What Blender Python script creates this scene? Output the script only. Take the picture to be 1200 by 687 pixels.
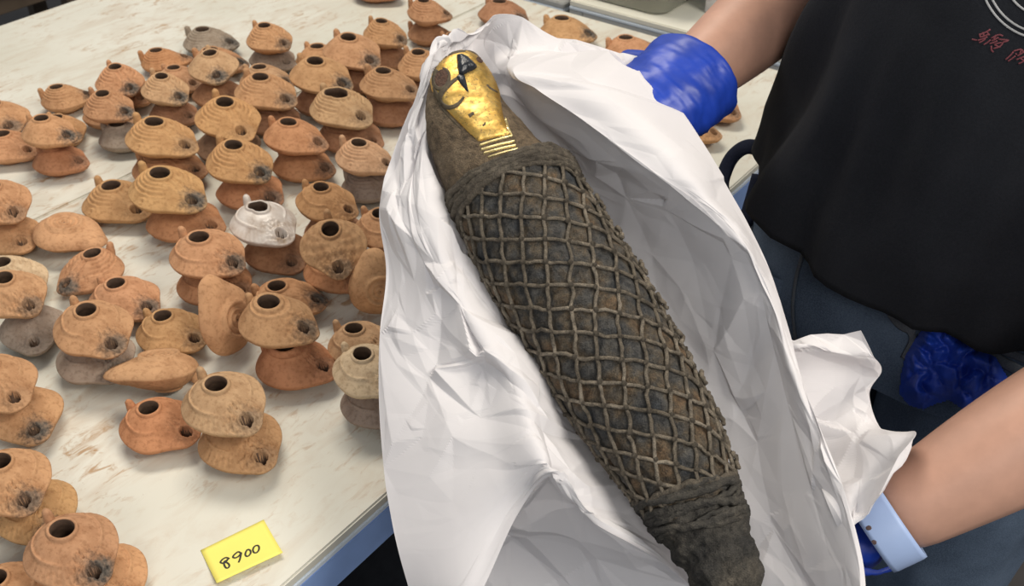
import bpy, bmesh, math, random
import numpy as np
from mathutils import Vector, Matrix, noise
from mathutils.bvhtree import BVHTree
from mathutils.geometry import delaunay_2d_cdt

for o in list(bpy.data.objects): bpy.data.objects.remove(o)
scene = bpy.context.scene
C = scene.collection
PI = math.pi

# ------------------------------------------------------------------ camera
FPX = 1200.0
PITCH = math.atan2(898.5, FPX)
CP, SP = math.cos(PITCH), math.sin(PITCH)
CAM = np.array([0.0, 0.0, 1.47])
cam = bpy.data.cameras.new('camera'); cam_o = bpy.data.objects.new('camera', cam); C.objects.link(cam_o)
cam.sensor_fit = 'HORIZONTAL'; cam.sensor_width = 36.0; cam.lens = 36.0 * FPX / 1200.0
cam.dof.use_dof = True; cam.dof.focus_distance = .86; cam.dof.aperture_fstop = 14.0
cam.clip_start = 0.02; cam.clip_end = 50
cam_o.location = CAM; cam_o.rotation_euler = (PI/2 - PITCH, 0, 0)
scene.camera = cam_o

# ------------------------------------------------------------------ light
w = bpy.data.worlds.new('room_air'); scene.world = w; w.use_nodes = True
bg = w.node_tree.nodes['Background']; bg.inputs[0].default_value = (0.86, 0.92, 1.0, 1); bg.inputs[1].default_value = 0.27
def area(name, loc, target, sx, sy, power, col):
    l = bpy.data.lights.new(name, 'AREA'); l.shape = 'RECTANGLE'; l.size = sx; l.size_y = sy
    l.energy = power; l.color = col
    o = bpy.data.objects.new(name, l); C.objects.link(o); o.location = loc
    d = Vector(target) - Vector(loc); o.rotation_euler = d.to_track_quat('-Z', 'Y').to_euler()
    return o
area('ceiling_or_fill_lamp', (1.45, -0.25, 2.75), (0.1, 0.8, 0.8), 1.2, 0.6, 42, (1.0, 0.94, 0.85))
area('ceiling_or_fill_lamp', (-0.5, 1.9, 2.75), (-0.4, 1.3, 0.7), 1.2, 0.6, 32, (1.0, 0.92, 0.80))
area('ceiling_or_fill_lamp', (0.2, -2.0, 2.75), (0.3, 0.6, 0.7), 1.2, 0.6, 24, (1.0, 0.97, 0.93))  # added fill behind the camera, brightens jeans, shirt and blue edge
scene.view_settings.view_transform = 'Standard'
scene.view_settings.look = 'None'
scene.view_settings.gamma = 1.0
scene.view_settings.use_curve_mapping = False
scene.view_settings.exposure = 0.14

# ------------------------------------------------------------------ helpers
def ray(x, y):
    u = (x - 600) / FPX; v = -(y - 343.5) / FPX
    return np.array([u, CP + v*SP, -SP + v*CP])
def at(x, y, d): return CAM + ray(x, y) * d                       # a point of the picture at a depth in metres
def atz(x, y, z):
    r = ray(x, y); return CAM + r * ((CAM[2] - z) / -r[2])        # ... on a level plane
def nz(v): v = np.asarray(v, float); return v / (np.linalg.norm(v) + 1e-12)

def mesh(name, verts, faces, mat=None, smooth=True):
    me = bpy.data.meshes.new(name)
    me.from_pydata([tuple(map(float, v)) for v in verts], [], [tuple(map(int, f)) for f in faces]); me.update()
    if smooth: me.polygons.foreach_set('use_smooth', [True]*len(me.polygons))
    if mat: me.materials.append(mat)
    return me
def obj(name, me, parent=None, kind=None):
    o = bpy.data.objects.new(name, me); C.objects.link(o)
    if parent: o.parent = parent
    if kind: o['kind'] = kind
    return o
def empty(name, loc=(0, 0, 0)):
    o = bpy.data.objects.new(name, None); C.objects.link(o); o.location = loc; o.empty_display_size = 0.02
    return o
def tag(o, label, cat, group=None):
    o['label'] = label; o['category'] = cat
    if group: o['group'] = group
    return o
def world_part(name, me, parent):
    """mesh given in world coordinates, hung under an empty"""
    o = obj(name, me); o.parent = parent; o.matrix_parent_inverse = Matrix.Translation(parent.location).inverted()
    return o
def grid_faces(nr, nc, wrap=False):
    f = []
    for i in range(nr-1):
        for j in range(nc if wrap else nc-1):
            k = (j+1) % nc
            f.append((i*nc+j, i*nc+k, (i+1)*nc+k, (i+1)*nc+j))
    return f
def box_mesh(name, size, mat, bevel=0.0, center=(0, 0, 0)):
    bm = bmesh.new(); bmesh.ops.create_cube(bm, size=1)
    bmesh.ops.scale(bm, vec=size, verts=bm.verts); bmesh.ops.translate(bm, vec=center, verts=bm.verts)
    if bevel: bmesh.ops.bevel(bm, geom=bm.edges[:], offset=bevel, segments=2, affect='EDGES')
    me = bpy.data.meshes.new(name); bm.to_mesh(me); bm.free(); me.materials.append(mat); return me
def tube(pts, rad, n=8, closed=False, flat=1.0, up=None):
    """verts, faces of a tube along pts; rad scalar or list"""
    pts = np.asarray(pts, float); m = len(pts)
    rad = np.full(m, rad) if np.isscalar(rad) else np.asarray(rad, float)
    V = []; prev = None
    for i in range(m):
        if closed: t = nz(pts[(i+1) % m] - pts[i-1])
        else: t = nz(pts[min(i+1, m-1)] - pts[max(i-1, 0)])
        ref = up[i] if up is not None else (prev if prev is not None else (np.array([0, 0, 1.]) if abs(t[2]) < .9 else np.array([1., 0, 0])))
        a = nz(ref - t*np.dot(ref, t)); b = np.cross(t, a); prev = a
        for k in range(n):
            th = 2*PI*k/n
            V.append(pts[i] + rad[i]*(a*math.cos(th)*flat + b*math.sin(th)))
    F = []
    for i in range(m if closed else m-1):
        for k in range(n):
            i2 = (i+1) % m
            F.append((i*n+k, i*n+(k+1) % n, i2*n+(k+1) % n, i2*n+k))
    if not closed:
        F.append(tuple(range(n-1, -1, -1))); F.append(tuple((m-1)*n+k for k in range(n)))
    return V, F
def catmull(P, n):
    """P: (k,dim) -> (n,dim) uniform catmull-rom"""
    P = np.asarray(P, float); k = len(P)
    Q = np.vstack([2*P[0]-P[1], P, 2*P[-1]-P[-2]])
    t = np.linspace(0, k-1-1e-9, n); i = t.astype(int); f = (t-i)[:, None]
    p0, p1, p2, p3 = Q[i], Q[i+1], Q[i+2], Q[i+3]
    return .5*((2*p1) + (-p0+p2)*f + (2*p0-5*p1+4*p2-p3)*f**2 + (-p0+3*p1-3*p2+p3)*f**3)
def in_poly(x, y, poly):
    c = False; n = len(poly); j = n-1
    for i in range(n):
        xi, yi = poly[i]; xj, yj = poly[j]
        if (yi > y) != (yj > y) and x < (xj-xi)*(y-yi)/(yj-yi+1e-12)+xi: c = not c
        j = i
    return c
def edge_dist(x, y, poly):
    best = 1e9; n = len(poly)
    for i in range(n):
        ax, ay = poly[i]; bx, by = poly[(i+1) % n]
        t = max(0, min(1, ((x-ax)*(bx-ax)+(y-ay)*(by-ay))/((bx-ax)**2+(by-ay)**2+1e-9)))
        best = min(best, math.hypot(x-ax-t*(bx-ax), y-ay-t*(by-ay)))
    return best

# ------------------------------------------------------------------ materials
def new_mat(name):
    m = bpy.data.materials.new(name); m.use_nodes = True
    nt = m.node_tree; b = nt.nodes['Principled BSDF']
    return m, nt, b
def ramp(nt, fac, stops):
    r = nt.nodes.new('ShaderNodeValToRGB'); e = r.color_ramp.elements
    while len(e) > len(stops): e.remove(e[-1])
    while len(e) < len(stops): e.new(0.5)
    for q, (p, c) in zip(e, stops): q.position = p; q.color = (*c, 1) if len(c) == 3 else c
    nt.links.new(fac, r.inputs[0]); return r.outputs[0]
def tex(nt, kind, scale, detail=4, rough=.55, coord='Object', dist=0, vec_scale=None):
    tc = nt.nodes.new('ShaderNodeTexCoord'); src = tc.outputs[coord]
    if vec_scale:
        mp = nt.nodes.new('ShaderNodeMapping'); mp.inputs['Scale'].default_value = vec_scale[:3]
        if len(vec_scale) > 3: mp.inputs['Rotation'].default_value = (0, 0, vec_scale[3])
        nt.links.new(src, mp.inputs[0]); src = mp.outputs[0]
    if kind == 'noise':
        n = nt.nodes.new('ShaderNodeTexNoise'); n.inputs['Detail'].default_value = detail
        n.inputs['Roughness'].default_value = rough; n.inputs['Distortion'].default_value = dist
    elif kind == 'voronoi': n = nt.nodes.new('ShaderNodeTexVoronoi')
    elif kind == 'wave':
        n = nt.nodes.new('ShaderNodeTexWave'); n.inputs['Distortion'].default_value = dist
    n.inputs['Scale'].default_value = scale
    nt.links.new(src, n.inputs['Vector']); return n
def mix(nt, fac, a, b, mode='MIX'):
    m = nt.nodes.new('ShaderNodeMix'); m.data_type = 'RGBA'; m.blend_type = mode
    for i, v in ((0, fac), (6, a), (7, b)):
        if isinstance(v, bpy.types.NodeSocket): nt.links.new(v, m.inputs[i])
        elif i == 0: m.inputs[0].default_value = v
        else: m.inputs[i].default_value = (*v, 1)
    return m.outputs[2]
def mth(nt, op, a, b=None, clamp=False):
    m = nt.nodes.new('ShaderNodeMath'); m.operation = op; m.use_clamp = clamp
    for i, v in ((0, a), (1, b)):
        if v is None: continue
        if isinstance(v, bpy.types.NodeSocket): nt.links.new(v, m.inputs[i])
        else: m.inputs[i].default_value = v
    return m.outputs[0]
def bump(nt, b, h, strength, dist):
    n = nt.nodes.new('ShaderNodeBump'); n.inputs['Strength'].default_value = strength; n.inputs['Distance'].default_value = dist
    nt.links.new(h, n.inputs['Height']); nt.links.new(n.outputs[0], b.inputs['Normal'])
def simple(name, col, rough=.6, metal=0, var=.15, scale=30, bmp=0, bdist=.001, spec=.5):
    m, nt, b = new_mat(name)
    n = tex(nt, 'noise', scale)
    lo = tuple(c*(1-var) for c in col); hi = tuple(min(1, c*(1+var)) for c in col)
    nt.links.new(ramp(nt, n.outputs[0], [(.3, lo), (.7, hi)]), b.inputs['Base Color'])
    b.inputs['Roughness'].default_value = rough; b.inputs['Metallic'].default_value = metal
    b.inputs['Specular IOR Level'].default_value = spec
    if bmp: bump(nt, b, n.outputs[0], bmp, bdist)
    return m

def terracotta():
    m, nt, b = new_mat('terracotta')
    oi = nt.nodes.new('ShaderNodeObjectInfo')
    n1 = tex(nt, 'noise', 45, 5); n2 = tex(nt, 'noise', 260, 4)
    tint = ramp(nt, n1.outputs[0], [(.3, (.74, .68, .63)), (.5, (1, 1, 1)), (.72, (1.14, 1.15, 1.15))])
    base = mix(nt, 1.0, oi.outputs['Color'], tint, 'MULTIPLY')
    spk = ramp(nt, n2.outputs[0], [(.34, (.72, .68, .64)), (.5, (1, 1, 1))])
    base = mix(nt, .75, base, spk, 'MULTIPLY')
    # soot crust around the wick hole, at (3.5, 0, 2.6) cm of the lamp
    tc = nt.nodes.new('ShaderNodeTexCoord')
    d = nt.nodes.new('ShaderNodeVectorMath'); d.operation = 'DISTANCE'; d.inputs[1].default_value = (.039, .004, .026)
    nt.links.new(tc.outputs['Object'], d.inputs[0])
    n3 = tex(nt, 'noise', 130, 5, .65)
    dd = mth(nt, 'ADD', d.outputs['Value'], mth(nt, 'MULTIPLY', mth(nt, 'SUBTRACT', n3.outputs[0], .5), .030))
    mask = ramp(nt, dd, [(.007, (1, 1, 1)), (.0195, (0, 0, 0))])
    fac = mth(nt, 'MULTIPLY', mask, oi.outputs['Alpha'], True)
    sootc = ramp(nt, n2.outputs[0], [(.3, (.035, .03, .026)), (.7, (.16, .135, .11))])
    nt.links.new(mix(nt, fac, base, sootc), b.inputs['Base Color'])
    b.inputs['Roughness'].default_value = .86; b.inputs['Specular IOR Level'].default_value = .25
    hsum = mth(nt, 'ADD', mth(nt, 'MULTIPLY', n1.outputs[0], 1.5), mth(nt, 'MULTIPLY', n2.outputs[0], .6))
    bump(nt, b, hsum, .55, .0016)
    return m
M_CLAY = terracotta()
M_CLAYIN = simple('oil_and_shade_dark_clay', (.085, .048, .028), .8, var=.4, scale=150)  # shade of the hollows painted into the clay, besides oil residue

def white_slip():
    m, nt, b = new_mat('white_slip')
    n1 = tex(nt, 'noise', 60, 5); n2 = tex(nt, 'noise', 200, 4)
    c = ramp(nt, n1.outputs[0], [(.32, (.36, .26, .18)), (.46, (.58, .50, .43)), (.7, (.72, .66, .6))])
    nt.links.new(c, b.inputs['Base Color']); b.inputs['Roughness'].default_value = .32
    bump(nt, b, n2.outputs[0], .5, .001); return m
M_SLIP = white_slip()

def table_white():
    m, nt, b = new_mat('dusty_white_laminate')
    big = tex(nt, 'noise', 3.2, 3); streak = tex(nt, 'noise', 17, 7, .62, vec_scale=(.55, 1.5, 1, .55), dist=1.1)
    fine = tex(nt, 'noise', 55, 6, .68, vec_scale=(.6, 1.35, 1, .5), dist=.8); spots = tex(nt, 'noise', 120, 2)
    base = ramp(nt, big.outputs[0], [(.3, (.60, .58, .49)), (.7, (.70, .68, .60))])
    s = ramp(nt, streak.outputs[0], [(.46, (0, 0, 0)), (.70, (1, 1, 1))])
    f = ramp(nt, fine.outputs[0], [(.53, (0, 0, 0)), (.66, (1, 1, 1))])
    g = ramp(nt, big.outputs[0], [(.30, (.25, .25, .25)), (.62, (1, 1, 1))])
    fac = mth(nt, 'MULTIPLY', mth(nt, 'MULTIPLY', mth(nt, 'ADD', mth(nt, 'MULTIPLY', s, .42), mth(nt, 'MULTIPLY', mth(nt, 'MULTIPLY', f, .85), ramp(nt, tex(nt, 'noise', 9, 3).outputs[0], [(.38, (0, 0, 0)), (.57, (1, 1, 1))]))), g), 1.0, True)
    c = mix(nt, fac, base, (.40, .24, .115))
    sp = ramp(nt, spots.outputs[0], [(.74, (0, 0, 0)), (.79, (1, 1, 1))])
    c = mix(nt, mth(nt, 'MULTIPLY', sp, .55), c, (.25, .14, .08))
    nt.links.new(c, b.inputs['Base Color']); b.inputs['Roughness'].default_value = .5
    bump(nt, b, fine.outputs[0], .12, .001); return m
M_TABLE = table_white()
M_BLUE_EDGE = simple('blue_edge_band', (.26, .39, .70), .45, var=.06)
M_EDGE_LIGHT = simple('pale_edge_lip', (.66, .72, .78), .35, var=.04)
M_STEEL = simple('grey_table_leg', (.22, .23, .25), .35, .7)
M_FLOOR = simple('dark_floor', (.035, .03, .028), .6, var=.3, scale=5)
M_FARTOP = simple('plain_white_laminate', (.76, .74, .64), .45, var=.03, scale=6)
M_GREYTOP = simple('grey_metal_sheet', (.42, .42, .40), .45, var=.05, scale=6)

def paper_mat():
    m, nt, b = new_mat('white_wrapping_paper')
    n = tex(nt, 'noise', 14, 4); f = tex(nt, 'noise', 420, 3)
    nt.links.new(ramp(nt, n.outputs[0], [(.3, (.77, .745, .755)), (.7, (.82, .795, .80))]), b.inputs['Base Color'])
    b.inputs['Roughness'].default_value = .62; b.inputs['Specular IOR Level'].default_value = .3
    bump(nt, b, f.outputs[0], .05, .0004)
    tr = nt.nodes.new('ShaderNodeBsdfTranslucent'); tr.inputs[0].default_value = (.82, .78, .76, 1)
    mx = nt.nodes.new('ShaderNodeMixShader'); mx.inputs[0].default_value = .16
    out = nt.nodes['Material Output']
    nt.links.new(b.outputs[0], mx.inputs[1]); nt.links.new(tr.outputs[0], mx.inputs[2]); nt.links.new(mx.outputs[0], out.inputs[0])
    return m
M_PAPER = paper_mat()

def wrap_mat(name, stops, weave=900, dark=1.0):
    m, nt, b = new_mat(name)
    n1 = tex(nt, 'noise', 38, 6, .6); n2 = tex(nt, 'noise', weave, 3); n3 = tex(nt, 'noise', 160, 5, .7)
    c = ramp(nt, n1.outputs[0], stops)
    c = mix(nt, .8, c, ramp(nt, n3.outputs[0], [(.3, (.30, .30, .31)), (.62, (1.35, 1.32, 1.28))]), 'MULTIPLY')
    c = mix(nt, .6, c, ramp(nt, n2.outputs[0], [(.35, (.5, .48, .45)), (.68, (1.5, 1.42, 1.3))]), 'MULTIPLY')
    nt.links.new(c, b.inputs['Base Color']); b.inputs['Roughness'].default_value = .85
    b.inputs['Specular IOR Level'].default_value = .3
    h = mth(nt, 'ADD', mth(nt, 'MULTIPLY', n3.outputs[0], 1.2), mth(nt, 'MULTIPLY', n2.outputs[0], .45))
    bump(nt, b, h, 1.0, .0034); return m
M_WRAP = wrap_mat('dark_resin_linen', [(.32, (.045, .050, .057)), (.46, (.078, .076, .072)), (.56, (.105, .086, .063)), (.66, (.155, .105, .064)), (.78, (.07, .076, .08))])
M_SHROUD = wrap_mat('brown_woven_linen', [(.3, (.105, .078, .052)), (.5, (.16, .122, .082)), (.7, (.21, .165, .115))], 1100)
M_CORD = wrap_mat('net_cord_fibre', [(.3, (.105, .09, .07)), (.5, (.18, .157, .125)), (.72, (.31, .275, .225))], 1300)
M_BAND = wrap_mat('wrapping_cord_fibre', [(.3, (.075, .065, .052)), (.5, (.118, .103, .083)), (.72, (.175, .155, .125))], 1200)
M_FOOTBAND = wrap_mat('black_foot_binding', [(.3, (.035, .035, .035)), (.5, (.065, .062, .056)), (.72, (.10, .09, .075))], 1000)

def gold_mat():
    m, nt, b = new_mat('worn_gold_leaf')
    n = tex(nt, 'noise', 330, 6, .75); n2 = tex(nt, 'noise', 420, 3); n3 = tex(nt, 'noise', 60, 3)
    c = ramp(nt, n3.outputs[0], [(.35, (.68, .41, .10)), (.65, (.86, .59, .19))])
    wear = ramp(nt, n.outputs[0], [(.36, (1, 1, 1)), (.45, (0, 0, 0))])
    nt.links.new(mix(nt, wear, c, (.16, .10, .045)), b.inputs['Base Color'])
    nt.links.new(mth(nt, 'SUBTRACT', 1.0, mth(nt, 'MULTIPLY', wear, .85)), b.inputs['Metallic'])
    nt.links.new(ramp(nt, n2.outputs[0], [(.3, (.36,)*3), (.7, (.55,)*3)]), b.inputs['Roughness'])
    bump(nt, b, mth(nt, 'ADD', mth(nt, 'MULTIPLY', n3.outputs[0], .8), n.outputs[0]), .4, .0008); return m
M_GOLD = gold_mat()
M_GOLDP = simple('pale_gold_stripe', (.90, .74, .36), .33, .85, var=.1, scale=200, bmp=.3)
M_BLACKRES = simple('black_glass_resin', (.016, .019, .024), .28, var=.4, scale=220, bmp=.6, bdist=.0015)
M_LINE = simple('dark_brown_paint', (.075, .055, .03), .7, var=.4, scale=300)
M_SOCKET = simple('red_brown_socket', (.075, .035, .02), .8, var=.5, scale=260, bmp=.9, bdist=.003)

M_SKIN = simple('skin', (.56, .315, .225), .5, var=.06, scale=60, bmp=.12, bdist=.0006)
def fabric(name, a, bb, scale, bmp, rough=.9):
    m, nt, b = new_mat(name)
    n = tex(nt, 'noise', scale, 4, .7); n2 = tex(nt, 'noise', 9, 3)
    c = mix(nt, .5, ramp(nt, n.outputs[0], [(.35, a), (.68, bb)]), ramp(nt, n2.outputs[0], [(.35, a), (.68, bb)]))
    nt.links.new(c, b.inputs['Base Color']); b.inputs['Roughness'].default_value = rough
    b.inputs['Specular IOR Level'].default_value = .2
    bump(nt, b, n.outputs[0], bmp, .001); return m
M_SHIRT = fabric('black_cotton', (.0105, .0115, .0150), (.019, .0208, .026), 500, .3)
M_JEANS = fabric('blue_denim', (.034, .050, .078), (.125, .17, .24), 700, .55)
M_SEAM = fabric('denim_seam', (.05, .06, .075), (.13, .14, .155), 800, .5)
M_NITRILE = simple('blue_nitrile', (.014, .052, .40), .42, var=.16, scale=40, bmp=.15, bdist=.001)
M_WBAND = simple('pale_blue_silicone', (.36, .47, .72), .45, var=.04)
M_HOLE = simple('brown_hole', (.10, .06, .055), .8)
M_NAVY = fabric('navy_webbing', (.005, .007, .016), (.015, .02, .04), 500, .3)
M_PRINTW = simple('white_print', (.42, .42, .42), .8)
M_PRINTR = simple('red_print', (.19, .045, .055), .8)
M_YELLOW = simple('yellow_card', (.90, .80, .17), .7, var=.03)
M_INK = simple('black_ink', (.025, .022, .015), .6)
M_WOOD = simple('brown_wood', (.105, .075, .05), .6, var=.2, scale=12)
M_BLACK = fabric('black_canvas', (.006, .007, .010), (.014, .016, .02), 60, .5)
M_HAIR = simple('dark_hair', (.02, .014, .01), .5, bmp=.6, scale=200)
def plastic():
    m, nt, b = new_mat('cloudy_plastic')
    b.inputs['Base Color'].default_value = (.55, .55, .47, 1); b.inputs['Roughness'].default_value = .25
    b.inputs['Transmission Weight'].default_value = .55; b.inputs['IOR'].default_value = 1.3
    return m
M_PLASTIC = plastic()

# ------------------------------------------------------------------ setting
TZ = 0.74                                         # table top
AD = np.array([.602, .7985]); BD = np.array([-.7985, .602])       # along the table edge / across it
fl = obj('floor', mesh('floor', [(-4, -2, 0), (4, -2, 0), (4, 5, 0), (-4, 5, 0)], [(0, 1, 2, 3)], M_FLOOR), kind='structure')

def xy_on(px, py, z=TZ): return atz(px, py, z)[:2]
near = xy_on(331, 687); seam = xy_on(300, 133); far = xy_on(0, 30); endp = xy_on(705, 25)
def ab(p): return np.array([np.dot(p, AD), np.dot(p, BD)])
b_near, b_seam, b_far = ab(near)[1], ab(seam)[1], ab(far)[1]
a_end = ab(endp)[0]
a_start = a_end - 2.35
def pab(a, b, z): q = AD*a + BD*b; return (q[0], q[1], z)
YAW_A = math.atan2(AD[1], AD[0])
def table(a0, a1, b0, b1, label, top_mat, blue=True, dz=0.0):
    t = empty('folding_table', pab((a0+a1)/2, (b0+b1)/2, 0)); t.rotation_euler = (0, 0, YAW_A)
    la, lb = a1-a0, b1-b0; th = .012
    obj('tabletop', box_mesh('tabletop', (la, lb, th), top_mat, .002, (0, 0, TZ+dz-th/2)), t)
    obj('edge_lip', box_mesh('edge_lip', (la+.001, lb+.001, .007), M_EDGE_LIGHT, .0015, (0, 0, TZ+dz-th-.0032)), t)
    e = .03
    for (sx, sy, cx, cy) in ((la, e, 0, -lb/2+e/2), (la, e, 0, lb/2-e/2), (e, lb-2*e-.002, -la/2+e/2, 0), (e, lb-2*e-.002, la/2-e/2, 0)):
        obj('edge_band', box_mesh('edge_band', (sx, sy, .042), M_BLUE_EDGE if blue else M_GREYTOP, .001, (cx, cy, TZ+dz-th-.007-.0208)), t)
    for sx in (-1, 1):
        for sy in (-1, 1):
            V, F = tube([(sx*(la/2-.12), sy*(lb/2-.12), .0), (sx*(la/2-.12), sy*(lb/2-.12), TZ+dz-.02)], .014, 10)
            obj('leg', mesh('leg', V, F, M_STEEL), t)
    return tag(t, label, 'table')
G = .0012
table(a_start, a_end, b_near, b_seam-G, 'white table with blue edge, streaked with brown dust, carrying a yellow card', M_TABLE)
table(a_start, a_end-.0, b_seam+G, b_far, 'dusty white table pushed against the blue edged one, dark box behind it', M_TABLE)
c3 = ab(xy_on(652, 10))
table(a_end+.045, a_end+.95, b_near+.05, c3[1], 'clean white table beyond the lamps holding a cloudy plastic tub', M_FARTOP, False, .004)
table(a_end+.055, a_end+.95, c3[1]+.02, c3[1]+.75, 'pale grey table side by side with the clean white far table', M_GREYTOP, False, -.012)

# things beyond the tables
tb = atz(797, 20, TZ+.004); tb = np.array([*(tb[:2]+AD*.085+BD*.215), 0])
tub = empty('plastic_tub', (tb[0], tb[1], TZ+.0045)); tub.rotation_euler = (0, 0, YAW_A)
def tub_shell(w, d, h, t, mat):
    rings = []
    def ring(sx, sy, z, r):
        out = []
        for cx, cy, a0 in ((1, 1, 0), (-1, 1, 90), (-1, -1, 180), (1, -1, 270)):
            for k in range(6):
                a = math.radians(a0+k*18); out.append((cx*(sx-r)+r*math.cos(a), cy*(sy-r)+r*math.sin(a), z))
        return out
    R = [ring(w*.1, d*.1, 0, .004), ring(w*.44, d*.44, 0, .03), ring(w*.46, d*.46, .006, .03), ring(w*.5, d*.5, h, .03), ring(w*.525, d*.525, h, .032), ring(w*.525, d*.525, h-.008, .032),
         ring(w*.53, d*.53, h+.004, .032), ring(w*.5-t, d*.5-t, h+.004, .03), ring(w*.46-t, d*.46-t, .01, .028), ring(w*.1, d*.1, .009, .004)]
    V = [v for r in R for v in r]; F = grid_faces(len(R), 24, True); return mesh('tub', V, F, mat)
obj('tub_body', tub_shell(.24, .42, .11, .003, M_PLASTIC), tub)
obj('tub_lid', box_mesh('lid', (.25, .43, .008), M_PLASTIC, .003, (0, 0, .120)), tub)
tag(tub, 'cloudy clear plastic tub with lid on the far white table', 'tub')
pb = atz(823, 15, TZ+.004); pb = np.array([*(pb[:2]+AD*.072-BD*.102), 0])
cb = obj('cardboard_carton', box_mesh('carton', (.14, .20, .12), simple('grey_white_card', (.55, .53, .52), .7), .002, (0, 0, .06)))
cb.location = (pb[0], pb[1], TZ+.0045); cb.rotation_euler = (0, 0, YAW_A)
tag(cb, 'pale grey carton beside the plastic tub on the far table', 'box')

bp = atz(10, 8, .42)
bench = empty('wooden_bench', (bp[0]-.28, bp[1]+.06, 0)); bench.rotation_euler = (0, 0, YAW_A)
obj('seat_board', box_mesh('seat', (.9, .30, .03), M_WOOD, .004, (0, 0, .43)), bench)
obj('seat_rail', box_mesh('rail', (.86, .02, .06), M_WOOD, .002, (0, -.12, .384)), bench)
for sx in (-1, 1):
    for sy in (-1, 1): obj('leg', box_mesh('leg', (.045, .045, .414), M_WOOD, .003, (sx*.39, sy*.105, .207)), bench)
tag(bench, 'dark brown wooden bench behind the dusty tables', 'bench')

def lumpy(name, size, mat, seed, amp=.12, sub=4, flat=True, fr=2.2):
    bm = bmesh.new(); bmesh.ops.create_icosphere(bm, subdivisions=sub, radius=1)
    for v in bm.verts:
        p = v.co.copy(); m = max(abs(p.x), abs(p.y), abs(p.z)); q = p*(1/(m**.55))
        n = noise.fractal(p*fr+Vector((seed, 0, 0)), .9, 2.1, 4) + .6*(abs(noise.noise(p*fr*1.7+Vector((0, seed, 0))))-.25)
        q *= 1+amp*n
        v.co = Vector((q.x*size[0]/2, q.y*size[1]/2, q.z*size[2]/2))
    zmin = min(v.co.z for v in bm.verts)
    for v in bm.verts:
        v.co.z -= zmin
        if flat and v.co.z < size[2]*.06: v.co.z = 0
    for f in bm.faces: f.smooth = True
    me = bpy.data.meshes.new(name); bm.to_mesh(me); bm.free(); me.materials.append(mat); return me
def duffel(loc, yaw, size, seed, label):
    r = empty('canvas_bag', loc); r.rotation_euler = (0, 0, yaw)
    obj('bag_body', lumpy('bag', size, M_BLACK, seed, .10), r)
    for s in (-1, 1):
        P = [(t*size[0]*.28, s*size[1]*.22, size[2]*(.93+.25*(1-t*t))) for t in np.linspace(-1, 1, 15)]
        V, F = tube(P, .012, 8, flat=.4); obj('carry_handle', mesh('handle', V, F, M_NAVY), r)
    V, F = tube([(t*size[0]*.42, 0, size[2]*.97*(1-.12*t*t)) for t in np.linspace(-1, 1, 15)], .006, 6); obj('zip', mesh('zip', V, F, M_NAVY), r)
    return tag(r, label, 'bag')
q = atz(425, 655, .30); duffel((q[0]-.03, q[1]+.04, 0), YAW_A, (.62, .40, .36), 3.0, 'black canvas bag on the floor beneath the blue table edge')
q = atz(66, -2, .40); duffel((q[0]+.24, q[1]+.22, 0), YAW_A, (.36, .30, .42), 8.0, 'black canvas bag on the floor next to the wooden bench')

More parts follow.
